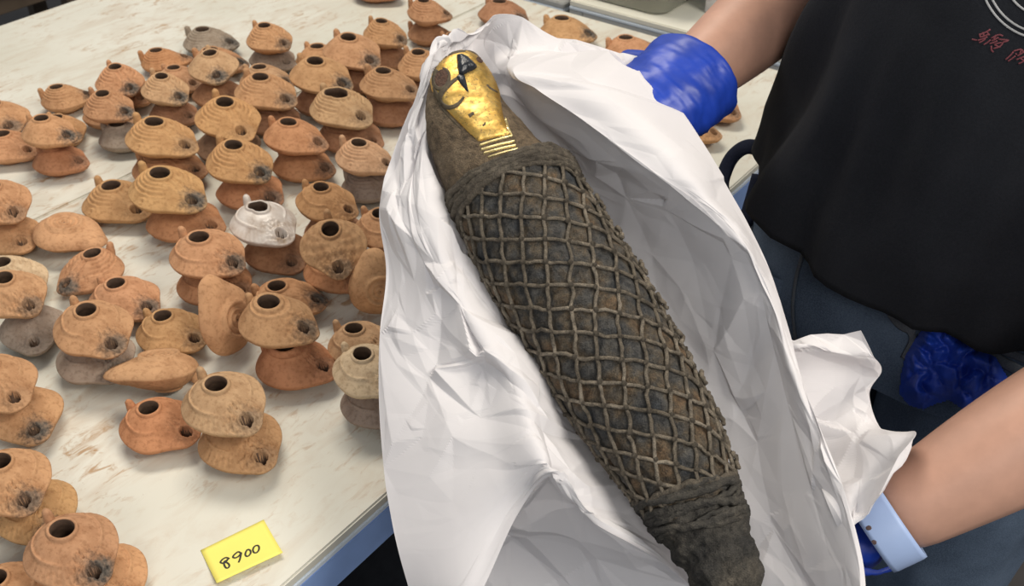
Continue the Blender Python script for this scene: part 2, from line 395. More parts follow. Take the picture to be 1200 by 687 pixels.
# ------------------------------------------------------------------ oil lamps (local units metres; nozzle towards +x, base at z = 0)
HX, WX = -.007, .036
def lamp_mesh(name, pat, crust, nose=(.034, .0145), hole_r=.0100, top=.0375, belly=.0355, collar=False, seed=0, ragged=False, mat=M_CLAY):
    NS = 128; NT = 34
    th = np.linspace(0, 2*PI, NS, endpoint=False); ph = th - .62*np.sin(th)
    lam = np.linspace(0, 1, 60); cx = lam*nose[0]; rr = belly*(1-lam)+nose[1]*lam
    out = []
    for p in ph:
        c = math.cos(p); disc = rr**2-(cx*math.sin(p))**2
        out.append(np.max(np.where(disc > 0, cx*c+np.sqrt(np.maximum(disc, 0)), 0)))
    out = np.array(out)*(1+.012*np.sin(3*ph+seed)+.008*np.sin(5*ph+2*seed))
    O = np.stack([out*np.cos(ph), out*np.sin(ph)], 1)
    # outline seen from the hole, for a smooth shoulder
    V = []; rows = 0
    def add(P, z): 
        nonlocal rows
        for k in range(NS): V.append([P[k, 0], P[k, 1], z[k] if hasattr(z, '__len__') else z])
        rows += 1
    one = np.ones(NS)
    # underside: raised foot disc with turned rings, then the bowl
    fr = .0185
    circ = np.stack([np.cos(ph), np.sin(ph)], 1)
    for r, z in ((.0008, .0022), (.003, .0022), (.0036, .0004), (.0052, .0004), (.0058, .0022), (.0082, .0022), (.0088, .0004), (.0108, .0004), (.0114, .0022), (.0142, .0022), (.0152, .0), (fr, -.0004), (fr+.0012, .0042)):
        add(circ*r+np.array([-.001, 0]), z)
    mid = .0165
    for t in np.linspace(.12, 1, 9):
        e = t**.85
        P = (circ*(fr+.0012))*(1-e) + O*e
        add(P*1.0, .0042 + (mid-.0042)*(1-math.sqrt(max(0, 1-t**2.0)))*.45 + (mid-.0042)*.55*t**1.3)
    add(O*1.006, mid+.0010); add(O*.997, mid+.0020)
    z0 = mid+.0020
    hole = circ*hole_r*np.array([1.0, .92])+np.array([HX, 0])
    if ragged: hole = circ*hole_r*(1+.12*np.sin(2*ph+.9)[:, None]+.07*np.sin(3*ph+2)[:, None]+.03*np.sin(6*ph)[:, None])+np.array([HX, 0])
    rimw = .0034 if not collar else .0052
    lip = (hole-np.array([HX, 0]))*(1+rimw/hole_r)+np.array([HX, 0])
    aph = np.abs((ph+PI) % (2*PI)-PI)
    for i in range(1, NT+1):
        u = i/NT
        P = O*.995*(1-u) + lip*u
        prof = math.sin(u*PI/2)*.6 + u*.4
        # the spout runs lower and flatter than the shoulders
        spout = np.exp(-(P[:, 1]/.012)**2)*np.clip((P[:, 0]-.008)/.02, 0, 1)
        z = z0 + (top-.0015-z0)*(prof - spout*.10*math.sin(u*PI))
        side = np.clip((aph-.62)/.25, 0, 1)
        if pat == 'arcs':
            g = .00105*np.cos(2*PI*u*5.6)*np.clip((u-.30)/.08, 0, 1)*np.clip((.95-u)/.06, 0, 1)*side
            for sgn in (-1, 1):
                cxx, cyy = .002, sgn*.0335
                dd = np.hypot(P[:, 0]-cxx, P[:, 1]-cyy)
                g = g + .0010*np.cos(2*PI*dd/.0040)*np.clip((.0115-dd)/.002, 0, 1)
            # leaf ribs running out to the spout
            g = g + .0010*np.cos(P[:, 1]/.0034*PI)*np.clip((.55-aph)/.2, 0, 1)*np.clip((.022-P[:, 0])/.006, 0, 1)*min(1, u*3)
            z = z+g
        elif pat == 'ridge':
            z = z + .0020*np.exp(-((u-.42)/.045)**2)*side + .0009*np.cos(ph*40)*side*np.clip((.36-u)/.06, 0, 1)
        elif pat == 'plainridge':
            z = z + .0019*np.exp(-((u-.45)/.045)**2)*side
        elif pat == 'bosses':
            z = z + .0011*np.cos(ph*9)*np.cos(u*16)*np.clip((.85-u)/.1, 0, 1)*np.clip(u/.2, 0, 1) + .0005*np.cos(ph*50)*np.clip((.3-u)/.06, 0, 1)
        if collar: z = z + .0016*np.exp(-((u-.84)/.05)**2)
        dw = np.hypot(P[:, 0]-WX, P[:, 1])
        z = z + .0018*np.exp(-((dw-.0068)/.0019)**2) - .012*np.clip((.0058-dw)/.0014, 0, 1)
        if crust:
            for k in range(NS):
                if dw[k] < .024:
                    n = noise.fractal(Vector((P[k, 0]*330, P[k, 1]*330, seed*3.1)), .8, 2.0, 3)
                    z[k] += crust*.0027*n*min(1, (.024-dw[k])/.008)*(1 if dw[k] > .0052 else 0)
        add(P, z)
    # rim of the filling hole and the hollow inside
    cen = np.array([HX, 0])
    zr = .0015 if not collar else .0022
    for s, z in ((.92, top-.0012+zr*.7), (.66, top-.0002+zr), (.33, top+zr), (.05, top-.0008+zr)):
        add((hole-cen)*(1+rimw/hole_r*s)+cen, z)
    add((hole-cen)*.93+cen, top-.004); add((hole-cen)*.98+cen, top-.007); add((hole-cen)*1.25+cen, top-.012); add((hole-cen)*1.35+cen, .012); add((hole-cen)*1.2+cen, .006); add((hole-cen)*.05+cen, .005)
    V = np.array(V)
    # hand-made wobble
    for k in range(len(V)):
        p = Vector(V[k]*38)+Vector((seed*7.3, seed, 0)); n = noise.noise_vector(p)
        V[k] += np.array(n)*.0010*(1 if V[k, 2] > .002 else 0)
    F = grid_faces(rows, NS, True)
    F = [tuple(reversed(f)) for f in F]
    F.append(tuple(range(NS)))
    F = [tuple(reversed(f)) for f in F]
    me = mesh(name, V, F, mat); me.materials.append(M_CLAYIN)
    inner0 = (rows-7)*NS; up0 = 24*NS
    for pl in me.polygons:
        if pl.index >= inner0: pl.material_index = 1
    # inside of the wick hole: soot, with the recess shade painted in
    for pl in me.polygons:
        c = pl.center
        if pl.index > up0 and math.hypot(c.x-WX, c.y) < .0050 and c.z > .006: pl.material_index = 1
    return me
def handle_mesh(name, seed, mat=M_CLAY, tall=1.0):
    z1 = .026+.0135*tall
    P = [(-.0290, 0, .0205), (-.0305, 0, .027), (-.0318, 0, .026+.008*tall), (-.0326, 0, z1-.002), (-.0328, 0, z1)]
    V, F = tube(P, [.0060, .0056, .0046, .0040, .0022], 12, up=[np.array([0, 1., 0])]*5, flat=.85)
    return mesh(name, V, F, mat)
def wickring_mesh(name, mat=M_CLAY):
    P = [(WX+.0060*math.cos(a), .0056*math.sin(a), .0268-.045*.0060*math.cos(a)) for a in np.linspace(0, 2*PI, 20, endpoint=False)]
    V, F = tube(P, .0011, 6, closed=True); return mesh(name, V, F, mat)

VAR = {
 'A': dict(pat='arcs', crust=0, seed=1), 'B': dict(pat='ridge', crust=1.0, seed=2, belly=.0365, nose=(.0325, .0150)),
 'C': dict(pat='plain', crust=.3, seed=3, nose=(.033, .0155)), 'D': dict(pat='plainridge', crust=.55, seed=4, belly=.036, nose=(.032, .016)),
 'E': dict(pat='arcs', crust=.4, seed=5, nose=(.0355, .0125), top=.039), 'F': dict(pat='plain', crust=1.0, seed=6, hole_r=.0112, collar=True, belly=.037, nose=(.036, .0145), top=.039),
 'G': dict(pat='bosses', crust=.8, seed=7, nose=(.033, .0130)), 'H': dict(pat='arcs', crust=.2, seed=8, hole_r=.0122, ragged=True),
 'W': dict(pat='ridge', crust=.5, seed=9, ragged=True, hole_r=.0098, mat=M_SLIP)}
LM = {k: lamp_mesh('lamp_body', **v) for k, v in VAR.items()}
HM = {k: handle_mesh('lamp_handle', i, M_SLIP if k == 'W' else M_CLAY, .8 if k in 'CD' else 1.0) for i, k in enumerate(VAR)}
TOPZ = {k: v.get('top', .0375) for k, v in VAR.items()}
COL = dict(o=(.50, .275, .14), t=(.52, .325, .18), r=(.47, .228, .112), b=(.36, .185, .10), g=(.33, .255, .195), c=(.56, .42, .27), w=(.6, .5, .4), d=(.26, .16, .10), y=(.52, .295, .135))

LAMPS = []   # dicts: hole pixel, wick pixel, tier ...
def L(h, wck, tier, var, col, soot, desc, under=None, sc=None):
    LAMPS.append(dict(h=h, w=wck, tier=tier, var=var, col=col, soot=soot, desc=desc, under=under, sc=sc))
# under = (variant, colour, soot, yaw offset in degrees, shift along the table edge cm, shift across cm)
L((-9,124), (9,146), 0, 'C', 'o', .8, 'plain lamp, outermost of the heap beside the bare dusty tabletop')
L((9,157), (38,172), 0, 'A', 'o', .3, 'ringed lamp squeezed against the smoke-nosed orange pair')
L((48,141), (67,153), 1, 'C', 'o', 1, 'plain orange lamp with square grey sooty snout', ('C','r',.5,5,-.2,-.9))
L((82,132), (99,150), 0, 'C', 'o', .9, 'half hidden lamp between two stacked sooty lamps')
L((120,112), (144,127), 1, 'A', 'o', 1, 'ringed orange lamp with grey mouth above a purplish grey lamp', ('C','g',.2,14,.8,-1.2))
L((66,102), (100,107), 0, 'E', 'o', .9, 'lone knob-handled lamp at the bare margin of the heap')
L((134,77), (149,96), 1, 'E', 'o', 1, 'peaked lamp with black mouth at the margin of the heap', ('A','o',.3,0,0,0))
L((143,108), (166,124), 0, 'C', 'o', .4, 'small orange lamp wedged behind the grey-mouthed ringed lamp')
L((189,60), (221,64), 0, 'A', 'r', .7, 'wide reddish lamp with its hole tipped towards the bare table')
L((200,83), (222,98), 0, 'C', 'o', .5, 'lamp tucked behind the ringed lamp with crusted round mouth')
L((187,91), (205,107), 1, 'A', 't', 1, 'ringed tan lamp with crusted round mouth', ('A','b',.3,10,.2,-.3))
L((237,36), (269,47), 0, 'A', 'g', 1, 'dull grey-brown lamp with blackened snout')
L((262,58), (296,69), 0, 'C', 'o', 1, 'orange lamp with long sooty spout behind the half-grey lamp')
L((248,66), (254,87), 1, 'C', 't', 1, 'half-grey lamp with a black pipe-like mouth', ('C','b',.3,20,0,-.4))
L((295,79), (325,92), 0, 'C', 't', .7, 'flat lamp just behind the slanted-slit lamp')
L((310,32), (331,48), 1, 'E', 'o', .8, 'small peaked lamp on a grey lamp at the rear', ('C','g',.2,0,.2,-.2))
L((344,61), (366,78), 0, 'C', 'o', .3, 'plain lamp with a wide dark oval hole')
L((302,97), (332,116), 1, 'A', 'o', .8, 'orange lamp with a slanted slit beside its mouth', ('A','b',.2,0,0,-.4))
L((263,124), (289,155), 1, 'A', 'y', .25, 'golden orange lamp tipped forward with a clean round mouth', ('C','d',.4,-15,-1.2,0.2))
L((178,150), (216,169), 1, 'A', 'y', .5, 'finely ringed yellow lamp with leaf ribs and tall knob', ('A','r',.3,10,.3,-.8))
L((186,211), (229,236), 1, 'A', 'y', 1, 'deeply ringed golden lamp with blue-grey burnt snout', ('C','r',.2,6,.6,-1.2))
L((131,222), (168,251), 0, 'A', 'y', .2, 'ringed golden lamp lying half under its blue-grey snouted twin')
L((272,176), (303,200), 1, 'E', 'y', 1, 'ringed lamp with tall knob and smoky drooping snout', ('C','r',.8,0,.4,-.9))
L((335,148), (370,164), 1, 'C', 'r', .6, 'smooth reddish lamp with a tilted oval hole', ('C','r',.7,-4,.3,-.9))
L((394,115), (426,139), 1, 'H', 't', .4, 'tan lamp with a large broken filling hole', ('A','b',.2,8,.3,-.7))
L((417,171), (450,187), 1, 'A', 't', .4, 'tan lamp with turned rings around its neck', ('A','g',.1,4,0,-.9))
L((368,77), (400,95), 1, 'C', 'o', 1, 'plain lamp with a swollen grey mouth', ('C','b',.3,0,.1,-.4))
L((407,50), (438,72), 1, 'C', 'o', .9, 'knobbed lamp with a beak-like dark spout', ('C','b',.2,0,.1,-.4))
L((445,27), (467,42), 1, 'E', 'o', .8, 'peaked lamp overlapping the beak-spouted lamp', ('C','b',.2,0,.2,-.3))
L((447,88), (480,104), 1, 'A', 'o', .5, 'ringed lamp with a chipped pale spout against the white paper', ('C','b',.2,0,0,-.4))
L((490,64), (515,80), 1, 'A', 'o', .3, 'lamp half covered by the top fold of white paper', ('C','b',.2,0,0,-.2))
L((495,2), (521,12), 1, 'E', 'o', .6, 'tall peaked lamp on the table joint', ('C','b',.2,0,0,-.2))
L((528,38), (546,50), 0, 'C', 'o', .3, 'orange lamp peeping out behind the paper tip')
L((585,3), (609,19), 0, 'C', 'b', .8, 'brown lamp behind the upstanding peak of the paper')
L((658,23), (692,38), 0, 'C', 'o', 1, 'orange lamp with a blackened square snout behind the paper')
L((733,45), (767,52), 0, 'C', 'o', .8, 'orange lamp beside the blue gloved wrist')
L((838,110), (858,128), 0, 'C', 'o', .6, 'lamp half hidden behind the bare forearm')
L((805,136), (836,152), 0, 'C', 'y', .4, 'lamp whose spout peeps out below the blue glove cuff')
L((435,-24), (462,-12), 0, 'C', 'b', .4, 'brown lamp standing apart at the rear of the table')
L((-10,222), (13,245), 1, 'B', 'o', .5, 'rough orange lamp with a bare round mouth', ('C','o',.2,0,0,-1.6))
L((119,307), (87,339), 0, 'E', 'o', 1, 'lamp turned the other way with pointed knob and black tip')
L((142,338), (177,362), 0, 'D', 'o', .9, 'smooth lamp with a pitted black face around its mouth')
L((99,366), (127,398), 1, 'D', 'o', .85, 'orange lamp with claw-like black marks by its mouth', ('D','g',.7,4,.5,-1.2))
L((209,374), (245,397), 0, 'D', 'y', .5, 'golden lamp with a smooth domed top and round hole')
L((236,281), (274,305), 1, 'B', 'o', .9, 'lamp with a ribbed shoulder and speckled grey snout', ('B','r',.4,0,.2,-.7))
L((300,248), (326,275), 1, 'W', 'w', 0, 'whitewashed shiny lamp with a ragged filling hole', ('C','b',.4,-4,1.0,-.9))
L((373,222), (405,241), 1, 'D', 'y', .35, 'small golden lamp with a low curved ridge', ('C','b',.2,0,.1,-.7))
L((392,279), (399,313), 1, 'G', 'o', .6, 'bossed lamp tipped steeply forward', ('B','r',.6,28,.9,-1.2))
L((443,253), (476,274), 1, 'D', 'o', .3, 'orange lamp half hidden by the crumpled paper edge', ('C','b',.2,0,0,-.4))
L((321,335), (367,347), 0, 'D', 'o', 1, 'low lamp with a rough charcoal snout behind the largest stack')
L((314,361), (355,386), 1, 'F', 'o', .8, 'largest orange lamp with a double collar and gaping mouth', ('F','r',.3,6,.5,-1.5))
L((409,371), (444,392), 0, 'B', 't', .3, 'ribbed lamp standing alone beside the paper')
L((423,415), (455,441), 1, 'D', 'c', .3, 'pale cream-tan lamp beside the hanging paper', ('B','g',.1,0,0,-.8))
L((180,468), (222,492), 0, 'D', 'r', .2, 'low reddish lamp with a stubby side knob')
L((254,454), (288,490), 1, 'B', 't', .5, 'pitted tan lamp with a crusted mouth nearest the yellow card', ('B','o',.35,-3,-.2,-1.3))
L((2,309), (36,334), 0, 'E', 'c', .1, 'cream ringed lamp behind the pitted lamp on grey')
L((6,328), (32,354), 1, 'G', 'o', .7, 'orange lamp with a pitted snout standing on a grey lamp', ('C','g',.2,-25,.2,-1.6))
L((-14,430), (14,462), 1, 'D', 'o', .2, 'plain lamp balanced askew on a wide orange lamp', ('C','o',1,-12,.9,-1.4))
L((0,543), (24,580), 1, 'B', 'o', .85, 'heavily crusted lamp with mineral lumps round its mouth', ('B','y',1,-2,.8,-1.0))
L((72,624), (107,666), 1, 'B', 'o', 1, 'big orange lamp with ribbed rim and charcoal mouth', ('B','o',.3,-6,1.0,-1.2))
L((-6,678), (28,712), 0, 'B', 'o', .3, 'ribbed lamp at the foot of the charcoal-mouthed lamp')

def Rz(a): c, s = math.cos(a), math.sin(a); return np.array([[c, -s], [s, c]])
STACK = .0365
def zscale(s_): return 1+.25*(s_-1)
for d in LAMPS:
    zt = TOPZ[d['var']]
    base = TZ + d['tier']*STACK
    H = atz(*d['h'], base+zt)[:2]; W = atz(*d['w'], base+.028)[:2]
    v = W-H; d['yaw'] = math.atan2(v[1], v[0])
    s = np.linalg.norm(v)/(WX-HX); d['scale'] = d['sc'] or min(1.27, max(.97, .2+.82*s))
    d['xy'] = H - Rz(d['yaw'])@np.array([HX, 0])*d['scale']
def relax(items, rad, it=60):
    # each lamp counts as a round bowl and a small round spout; neighbours slide apart until they only touch
    X = np.array([d['xy'] for d in items]); sc = np.array([d['scale'] for d in items]); wi = 1/np.array([d.get('mass', 1.0) for d in items])
    nose = np.array([[math.cos(d.get('yaw', 0)), math.sin(d.get('yaw', 0))] for d in items])*(sc*.0335)[:, None]*np.array([0.0 if d.get('odd') else 1.0 for d in items])[:, None]
    share = wi[:, None]/(wi[:, None]+wi[None]); rn = .0158
    for _ in range(it):
        mv = np.zeros_like(X)
        for oa, ra in ((0, rad), (1, rn)):
            for ob, rb in ((0, rad), (1, rn)):
                if oa and ob: continue
                dv = (X+oa*nose)[:, None]-(X+ob*nose)[None]; dist = np.linalg.norm(dv, axis=2)+1e-9
                ov = np.clip(ra*sc[:, None]+rb*sc[None]-dist, 0, None); np.fill_diagonal(ov, 0)
                mv += (dv/dist[..., None]*(ov*share*.25)[..., None]).sum(1)
        X = X+mv
    for d, x in zip(items, X): d['xy'] = x
tops = [d for d in LAMPS if d['tier'] == 1]
relax(tops, .0362, 500)
low = []
for d in LAMPS:
    if d['tier'] == 0: d['mass'] = 1; low.append(d)
for d in tops:
    vr, cl, so, yo, sa, sb = d['under']
    yaw = d['yaw']+math.radians(yo)
    c = d['xy'] + AD*sa*.01 + BD*sb*.01
    low.append(dict(var=vr, col=cl, soot=so, yaw=yaw, xy=c, scale=d['scale']*1.02, tier=0, desc=None, top=d, mass=2.0))
for px, py in ((79, 268), (190, 434), (283, 390), (447, 352)):
    low.append(dict(xy=atz(px, py, TZ+.025)[:2], scale=1.0, mass=30.0, odd=True))
relax(low, .0366, 600)
low = [d for d in low if not d.get('odd')]
rng = random.Random(5)
GROUP = 'terracotta oil lamps heaped on the dusty tables'
PLACED = []
def place(d, label, rot=None, z=None, loc=None):
    r = empty('oil_lamp', loc if loc is not None else (d['xy'][0], d['xy'][1], z))
    r.rotation_euler = rot if rot is not None else (0, 0, d['yaw']); r.scale = (d['scale'], d['scale'], zscale(d['scale']))
    k = .9+rng.random()*.2; col = [min(1, c*k*(1+(rng.random()-.5)*.06)) for c in COL[d['col']]] + [d['soot']]
    parts = [obj('lamp_body', LM[d['var']], r), obj('handle', HM[d['var']], r)]
    for p in parts: p.color = col
    tag(r, label, 'oil lamp', GROUP); PLACED.append((r, d['var']))
    return r
COLN = dict(o='orange', t='tan', r='reddish', b='brown', g='grey-brown', c='cream', w='white', d='dark brown', y='golden')
for d in low:
    if d.get('top'):
        place(d, '%s clay lamp carrying the %s' % (COLN[d['col']], d['top']['desc']), z=TZ)
    else: place(d, d['desc'], z=TZ)
def odd(px, py, z, var, col, soot, yaw, flip, pitch, roll, scale, label):
    p = atz(px, py, z)
    rot = (Matrix.Rotation(math.radians(yaw), 3, 'Z') @ Matrix.Rotation(math.radians(pitch), 3, 'Y') @ Matrix.Rotation(math.radians(flip+roll), 3, 'X')).to_euler()
    r = place(dict(var=var, col=col, soot=soot, scale=scale, yaw=0, xy=(0, 0)), label, rot=rot, loc=p)
    me = LM[var]; mw = Matrix.LocRotScale(Vector(p), rot, Vector((scale, scale, zscale(scale))))
    zs = [(mw @ v.co).z for v in me.vertices] + [(mw @ v.co).z for v in HM[var].vertices]
    r.location.z += TZ + .0003 - min(zs)
    return r
odd(79, 268, TZ+.03, 'C', 'o', .2, -20, 180, 6, -4, 1.13, 'orange lamp turned upside down showing its ringed base')
odd(190, 434, TZ+.02, 'C', 'o', .25, 205, 180, -10, 24, 1.12, 'overturned orange lamp with its pale tip against a grey-brown lamp')
odd(283, 390, TZ+.03, 'C', 'o', 0, -15, 0, -108, -6, 1.12, 'pinkish orange lamp set on edge behind the largest lamp')
odd(447, 352, TZ+.03, 'C', 'o', 0, -70, 0, -106, 0, .95, 'orange lamp set on edge against the paper')
def lamp_points(r, var):
    mw = Matrix.LocRotScale(r.location, r.rotation_euler, r.scale)
    A = np.array([v.co for v in LM[var].vertices]+[v.co for v in HM[var].vertices]); m3 = np.array(mw)
    return A@m3[:3, :3].T+m3[:3, 3]
FACES = {k_: ([tuple(p.vertices) for p in LM[k_].polygons]+[tuple(q+len(LM[k_].vertices) for q in p.vertices) for p in HM[k_].polygons]) for k_ in VAR}
SET = [(r, var, lamp_points(r, var)) for r, var in PLACED]
for d in tops:
    tilt = math.radians(rng.uniform(-2, 3))
    fwd = {'bossed lamp tipped steeply forward': 16, 'golden orange lamp tipped forward with a clean round mouth': 9}.get(d['desc'], 4+rng.uniform(-2, 4))
    rot = (Matrix.Rotation(d['yaw'], 3, 'Z') @ Matrix.Rotation(math.radians(fwd), 3, 'Y') @ Matrix.Rotation(tilt, 3, 'X')).to_euler()
    r = place(d, d['desc'], rot=rot, z=TZ+.12); var = d['var']
    P = lamp_points(r, var); lo, hi = P.min(0), P.max(0); drop = 1.0
    mine = BVHTree.FromPolygons([tuple(p) for p in P], FACES[var])
    for r2, v2, P2 in SET:
        if (P2.min(0)[:2] > hi[:2]).any() or (P2.max(0)[:2] < lo[:2]).any(): continue
        other = BVHTree.FromPolygons([tuple(p) for p in P2], FACES[v2])
        for p in P[::3]:
            h_ = other.ray_cast(Vector((p[0], p[1], TZ+.3)), Vector((0, 0, -1)))[0]
            if h_ is not None: drop = min(drop, p[2]-h_.z)
        for p in P2[::3]:
            h_ = mine.ray_cast(Vector((p[0], p[1], TZ-.1)), Vector((0, 0, 1)))[0]
            if h_ is not None: drop = min(drop, h_.z-p[2])
    r.location.z -= drop-.0001
    SET.append((r, var, lamp_points(r, var)))

# ------------------------------------------------------------------ yellow card
card = empty('paper_card', tuple(atz(283, 647, TZ+.001)))
cz = TZ+.0008
qs = [atz(235, 645, cz), atz(309, 609, cz), atz(331.5, 648, cz+.004), atz(254, 683.5, cz+.0045)]
n = 12; V = []
for i in range(n+1):
    for j in range(n+1):
        s, t = i/n, j/n
        p = (1-s)*((1-t)*qs[0]+t*qs[1]) + s*((1-t)*qs[3]+t*qs[2]); p[2] = cz+.0045*s**2.2; V.append(p)
m = mesh('card', V, [tuple(reversed(f)) for f in grid_faces(n+1, n+1)], M_YELLOW)
co = world_part('card_sheet', m, card); sm = co.modifiers.new('thick', 'SOLIDIFY'); sm.thickness = .0004; sm.offset = -1
bv = BVHTree.FromPolygons([tuple(v) for v in V], grid_faces(n+1, n+1))
digits = {'digit_eight': [[(346,437),(330,428),(312,426),(290,436),(270,455),(264,470),(285,478),(305,472),(322,455),(330,440),(320,452),(300,462),(296,480),(305,508),(320,522),(338,518),(346,500),(338,482),(318,470),(295,470)]],
          'digit_nine': [[(455,385),(430,372),(408,384),(386,405),(380,422),(400,428),(425,418),(446,396),(457,378),(452,405),(444,440),(432,470)]],
          'digit_zero': [[(512,352),(498,375),(494,400),(508,414),(528,406),(543,384),(540,360),(524,350),(510,356)], [(592,312),(572,330),(564,356),(574,378),(596,380),(615,362),(622,334),(612,314),(592,313)]]}
def ribbon_on(bvh, pts, half, lift, n_per=4):
    """round pen stroke laid on a surface; pts in picture pixels"""
    P = catmull(pts, max(4, len(pts)*n_per)); W_ = []; N_ = []
    for x, y in P:
        hit, nn, _, dist = bvh.ray_cast(Vector(CAM), Vector(ray(x, y)))
        if hit is None: continue
        nn = np.array(nn); 
        if np.dot(nn, ray(x, y)) > 0: nn = -nn
        W_.append(np.array(hit)+nn*lift); N_.append(nn)
    if len(W_) < 2: return None
    return tube(W_, half, 8, up=N_, flat=.25)
for nme, strokes in digits.items():
    for st in strokes:
        r = ribbon_on(bv, [(225+x/7.9, 600+y/7.9) for x, y in st], .00085, .0002, 3)
        if r: world_part(nme, mesh(nme, *r, M_INK), card)
tag(card, 'yellow paper card with 8900 handwritten in black ink', 'card')

# ------------------------------------------------------------------ mummy
def D(y): return .93 - .00027*(y-62)
NODES = [(535,66,3),(535,68,12),(534.5,72,21),(534,79,29),(534,89,35.5),(535.5,103,41),(539,121,46),(547,145,51),(562,172,57),(583,204,64),(602,225,72),(632,283,77),(676,352,79),(717,422,77),(759,490,72),(795,553,62),(822,610,52),(846,655,44),(857,677,40),(866,695,33),(872,707,18),(874,711,3)]
nc = np.array([at(x, y, D(y)) for x, y, h in NODES]); nr = np.array([h*D(y)/FPX for x, y, h in NODES])
seg = np.r_[0, np.cumsum(np.linalg.norm(np.diff(nc, axis=0), axis=1))]; LEN = seg[-1]
NA = 260
ga = np.linspace(0, LEN, NA)
def interp(arr):
    dense = catmull(np.column_stack([seg, arr]), 600); k = np.argsort(dense[:, 0]); return np.column_stack([np.interp(ga, dense[k, 0], dense[k, i]) for i in range(1, dense.shape[1])])
gc = interp(nc); gr = np.maximum(interp(nr[:, None])[:, 0], .0005)
T = nz(gc[-40]-gc[40]); VIEW = nz(CAM-gc[NA//2]); Nn = nz(VIEW-T*np.dot(VIEW, T)); Sd = np.cross(T, Nn)
if Sd[0] < 0: Sd = -Sd
KZ = .80
def frame(a):
    c = np.array([np.interp(a, ga, gc[:, i]) for i in range(3)]); return c, float(np.interp(a, ga, gr))
def msurf(a, th, off=0.0):
    """point on the mummy at length a; th = 90 deg faces the viewer, 0 = right flank"""
    c, r = frame(a)
    ct, st = math.cos(th), math.sin(th)
    return c + Sd*(r+off)*ct + Nn*(r*KZ+off)*st
A_NET0, A_NET1 = float(np.interp(300, [225, 700], [0, 1])), 0
def a_of(px, py):                       # length along the axis for an axis pixel
    d = [np.linalg.norm(at(px, py, D(py))-c) for c in gc]; return ga[int(np.argmin(d))]
a_band0, a_band1 = a_of(588, 207), a_of(613, 250)
a_net0, a_net1 = a_of(600, 224), a_of(806, 578)
RM = .053; CIRC = 2*PI*RM
K1, K2 = -.49, 1.33
N1, N2 = 17, 11
def uv(a, th): return a-a_net0, -(th-PI/2)*RM        # unrolled metres
NTh = 140; V = []
for i in range(NA):
    for j in range(NTh):
        th = 2*PI*j/NTh; a = ga[i]; off = 0
        p = msurf(a, th); q = Vector(p)
        taper = min(1, gr[i]/.03)
        off += taper*((.0020 if a > a_band0 else .0008)*noise.fractal(q*60, .9, 2, 3) + (.0011 if a > a_band0 else .0003)*noise.noise(q*230))
        if a_net0 < a < a_net1:
            u, b = uv(a, th)
            f1 = abs(math.sin(PI*(b-K1*u)/(CIRC/N1))); f2 = abs(math.sin(PI*(b-K2*u)/(CIRC/N2)))
            off += .0030*min(f1, f2)**.7*min(1, (a_net1-a)/.02) - .001
        if a > a_net1-.01: off += taper*(.0030*noise.fractal(q*85, .8, 2, 3)+.0015*math.sin((a*330)+2*math.sin(th)))
        V.append(msurf(a, th, off))
F = grid_faces(NA, NTh, True)
body_cut = a_of(590, 208)
mummy = empty('falcon_mummy', tuple(gc[NA//2]-Nn*.04))
tag(mummy, 'small netted mummy bundle with a gilded falcon face lying on white paper', 'mummy')
bm_me = mesh('wrapped_body', V, F, M_SHROUD); bm_me.materials.append(M_WRAP); bm_me.materials.append(M_FOOTBAND)
foot_row = NA*a_of(815, 596)/LEN; cut_row = NA*body_cut/LEN
for pl in bm_me.polygons:
    if pl.index // NTh > cut_row: pl.material_index = 1 if pl.index // NTh < foot_row else 2
wb = world_part('wrapped_body', bm_me, mummy)
mbv = BVHTree.FromPolygons([tuple(v) for v in V], F)
if mbv.ray_cast(Vector(CAM), Vector(ray(700, 380)))[1].dot(Vector(ray(700, 380))) > 0: bm_me.flip_normals()

def patch(poly, step, lift, name, mat, parent, dome=0.0, dome_r=8.0, bvh=None):
    """thin applied piece that follows the surface below it; outline in picture pixels"""
    bvh = bvh or mbv
    xs = [p[0] for p in poly]; ys = [p[1] for p in poly]
    nx = int((max(xs)-min(xs))/step)+2; ny = int((max(ys)-min(ys))/step)+2
    idx = {}; VV = []; FF = []
    for j in range(ny):
        for i in range(nx):
            x = min(xs)+(i-.5)*step; y = min(ys)+(j-.5)*step
            jx = .35*step*noise.noise(Vector((x*.9, y*.9, 0)))
            e = edge_dist(x, y, poly); ins = in_poly(x, y, poly)
            if not ins and e > step*.75: continue
            hit, nn, _, _ = bvh.ray_cast(Vector(CAM), Vector(ray(x+jx, y)))
            if hit is None: continue
            nn = np.array(nn)
            if np.dot(nn, ray(x, y)) > 0: nn = -nn
            k = min(1, e/dome_r) if ins else 0
            l = lift*(min(1, .25+e/(1.5*step)) if ins else -.4)
            idx[i, j] = len(VV); VV.append(np.array(hit)+nn*(l+dome*math.sin(k*PI/2)))
    for (i, j), a in idx.items():
        b, c, d = idx.get((i+1, j)), idx.get((i+1, j+1)), idx.get((i, j+1))
        if None not in (b, c, d): FF.append((a, d, c, b))
    if not FF: return None
    return world_part(name, mesh(name, VV, FF, mat), parent)
GOLD = [(541,59),(551,61),(559,66),(568,75),(577,84),(582,92),(585,107),(587,122),(590,138),(595,150),(599,157),(561,166),(552,158),(543,149),(527,133),(514,119),(506,106),(504,94),(506,84),(512,75),(520,67),(530,61)]
gold = patch(GOLD, 1.0, .0012, 'gold_mask', M_GOLD, mummy, .0022, 9)
gv = [tuple(v.co) for v in gold.data.vertices]; gf = [tuple(p.vertices) for p in gold.data.polygons]
def gp(x, y): return (495+x/4.433, 40+y/4.433)
off0 = len(V)
gbv = BVHTree.FromPolygons([tuple(v) for v in V]+gv, [tuple(f) for f in F]+[tuple(k+off0 for k in f) for f in gf])
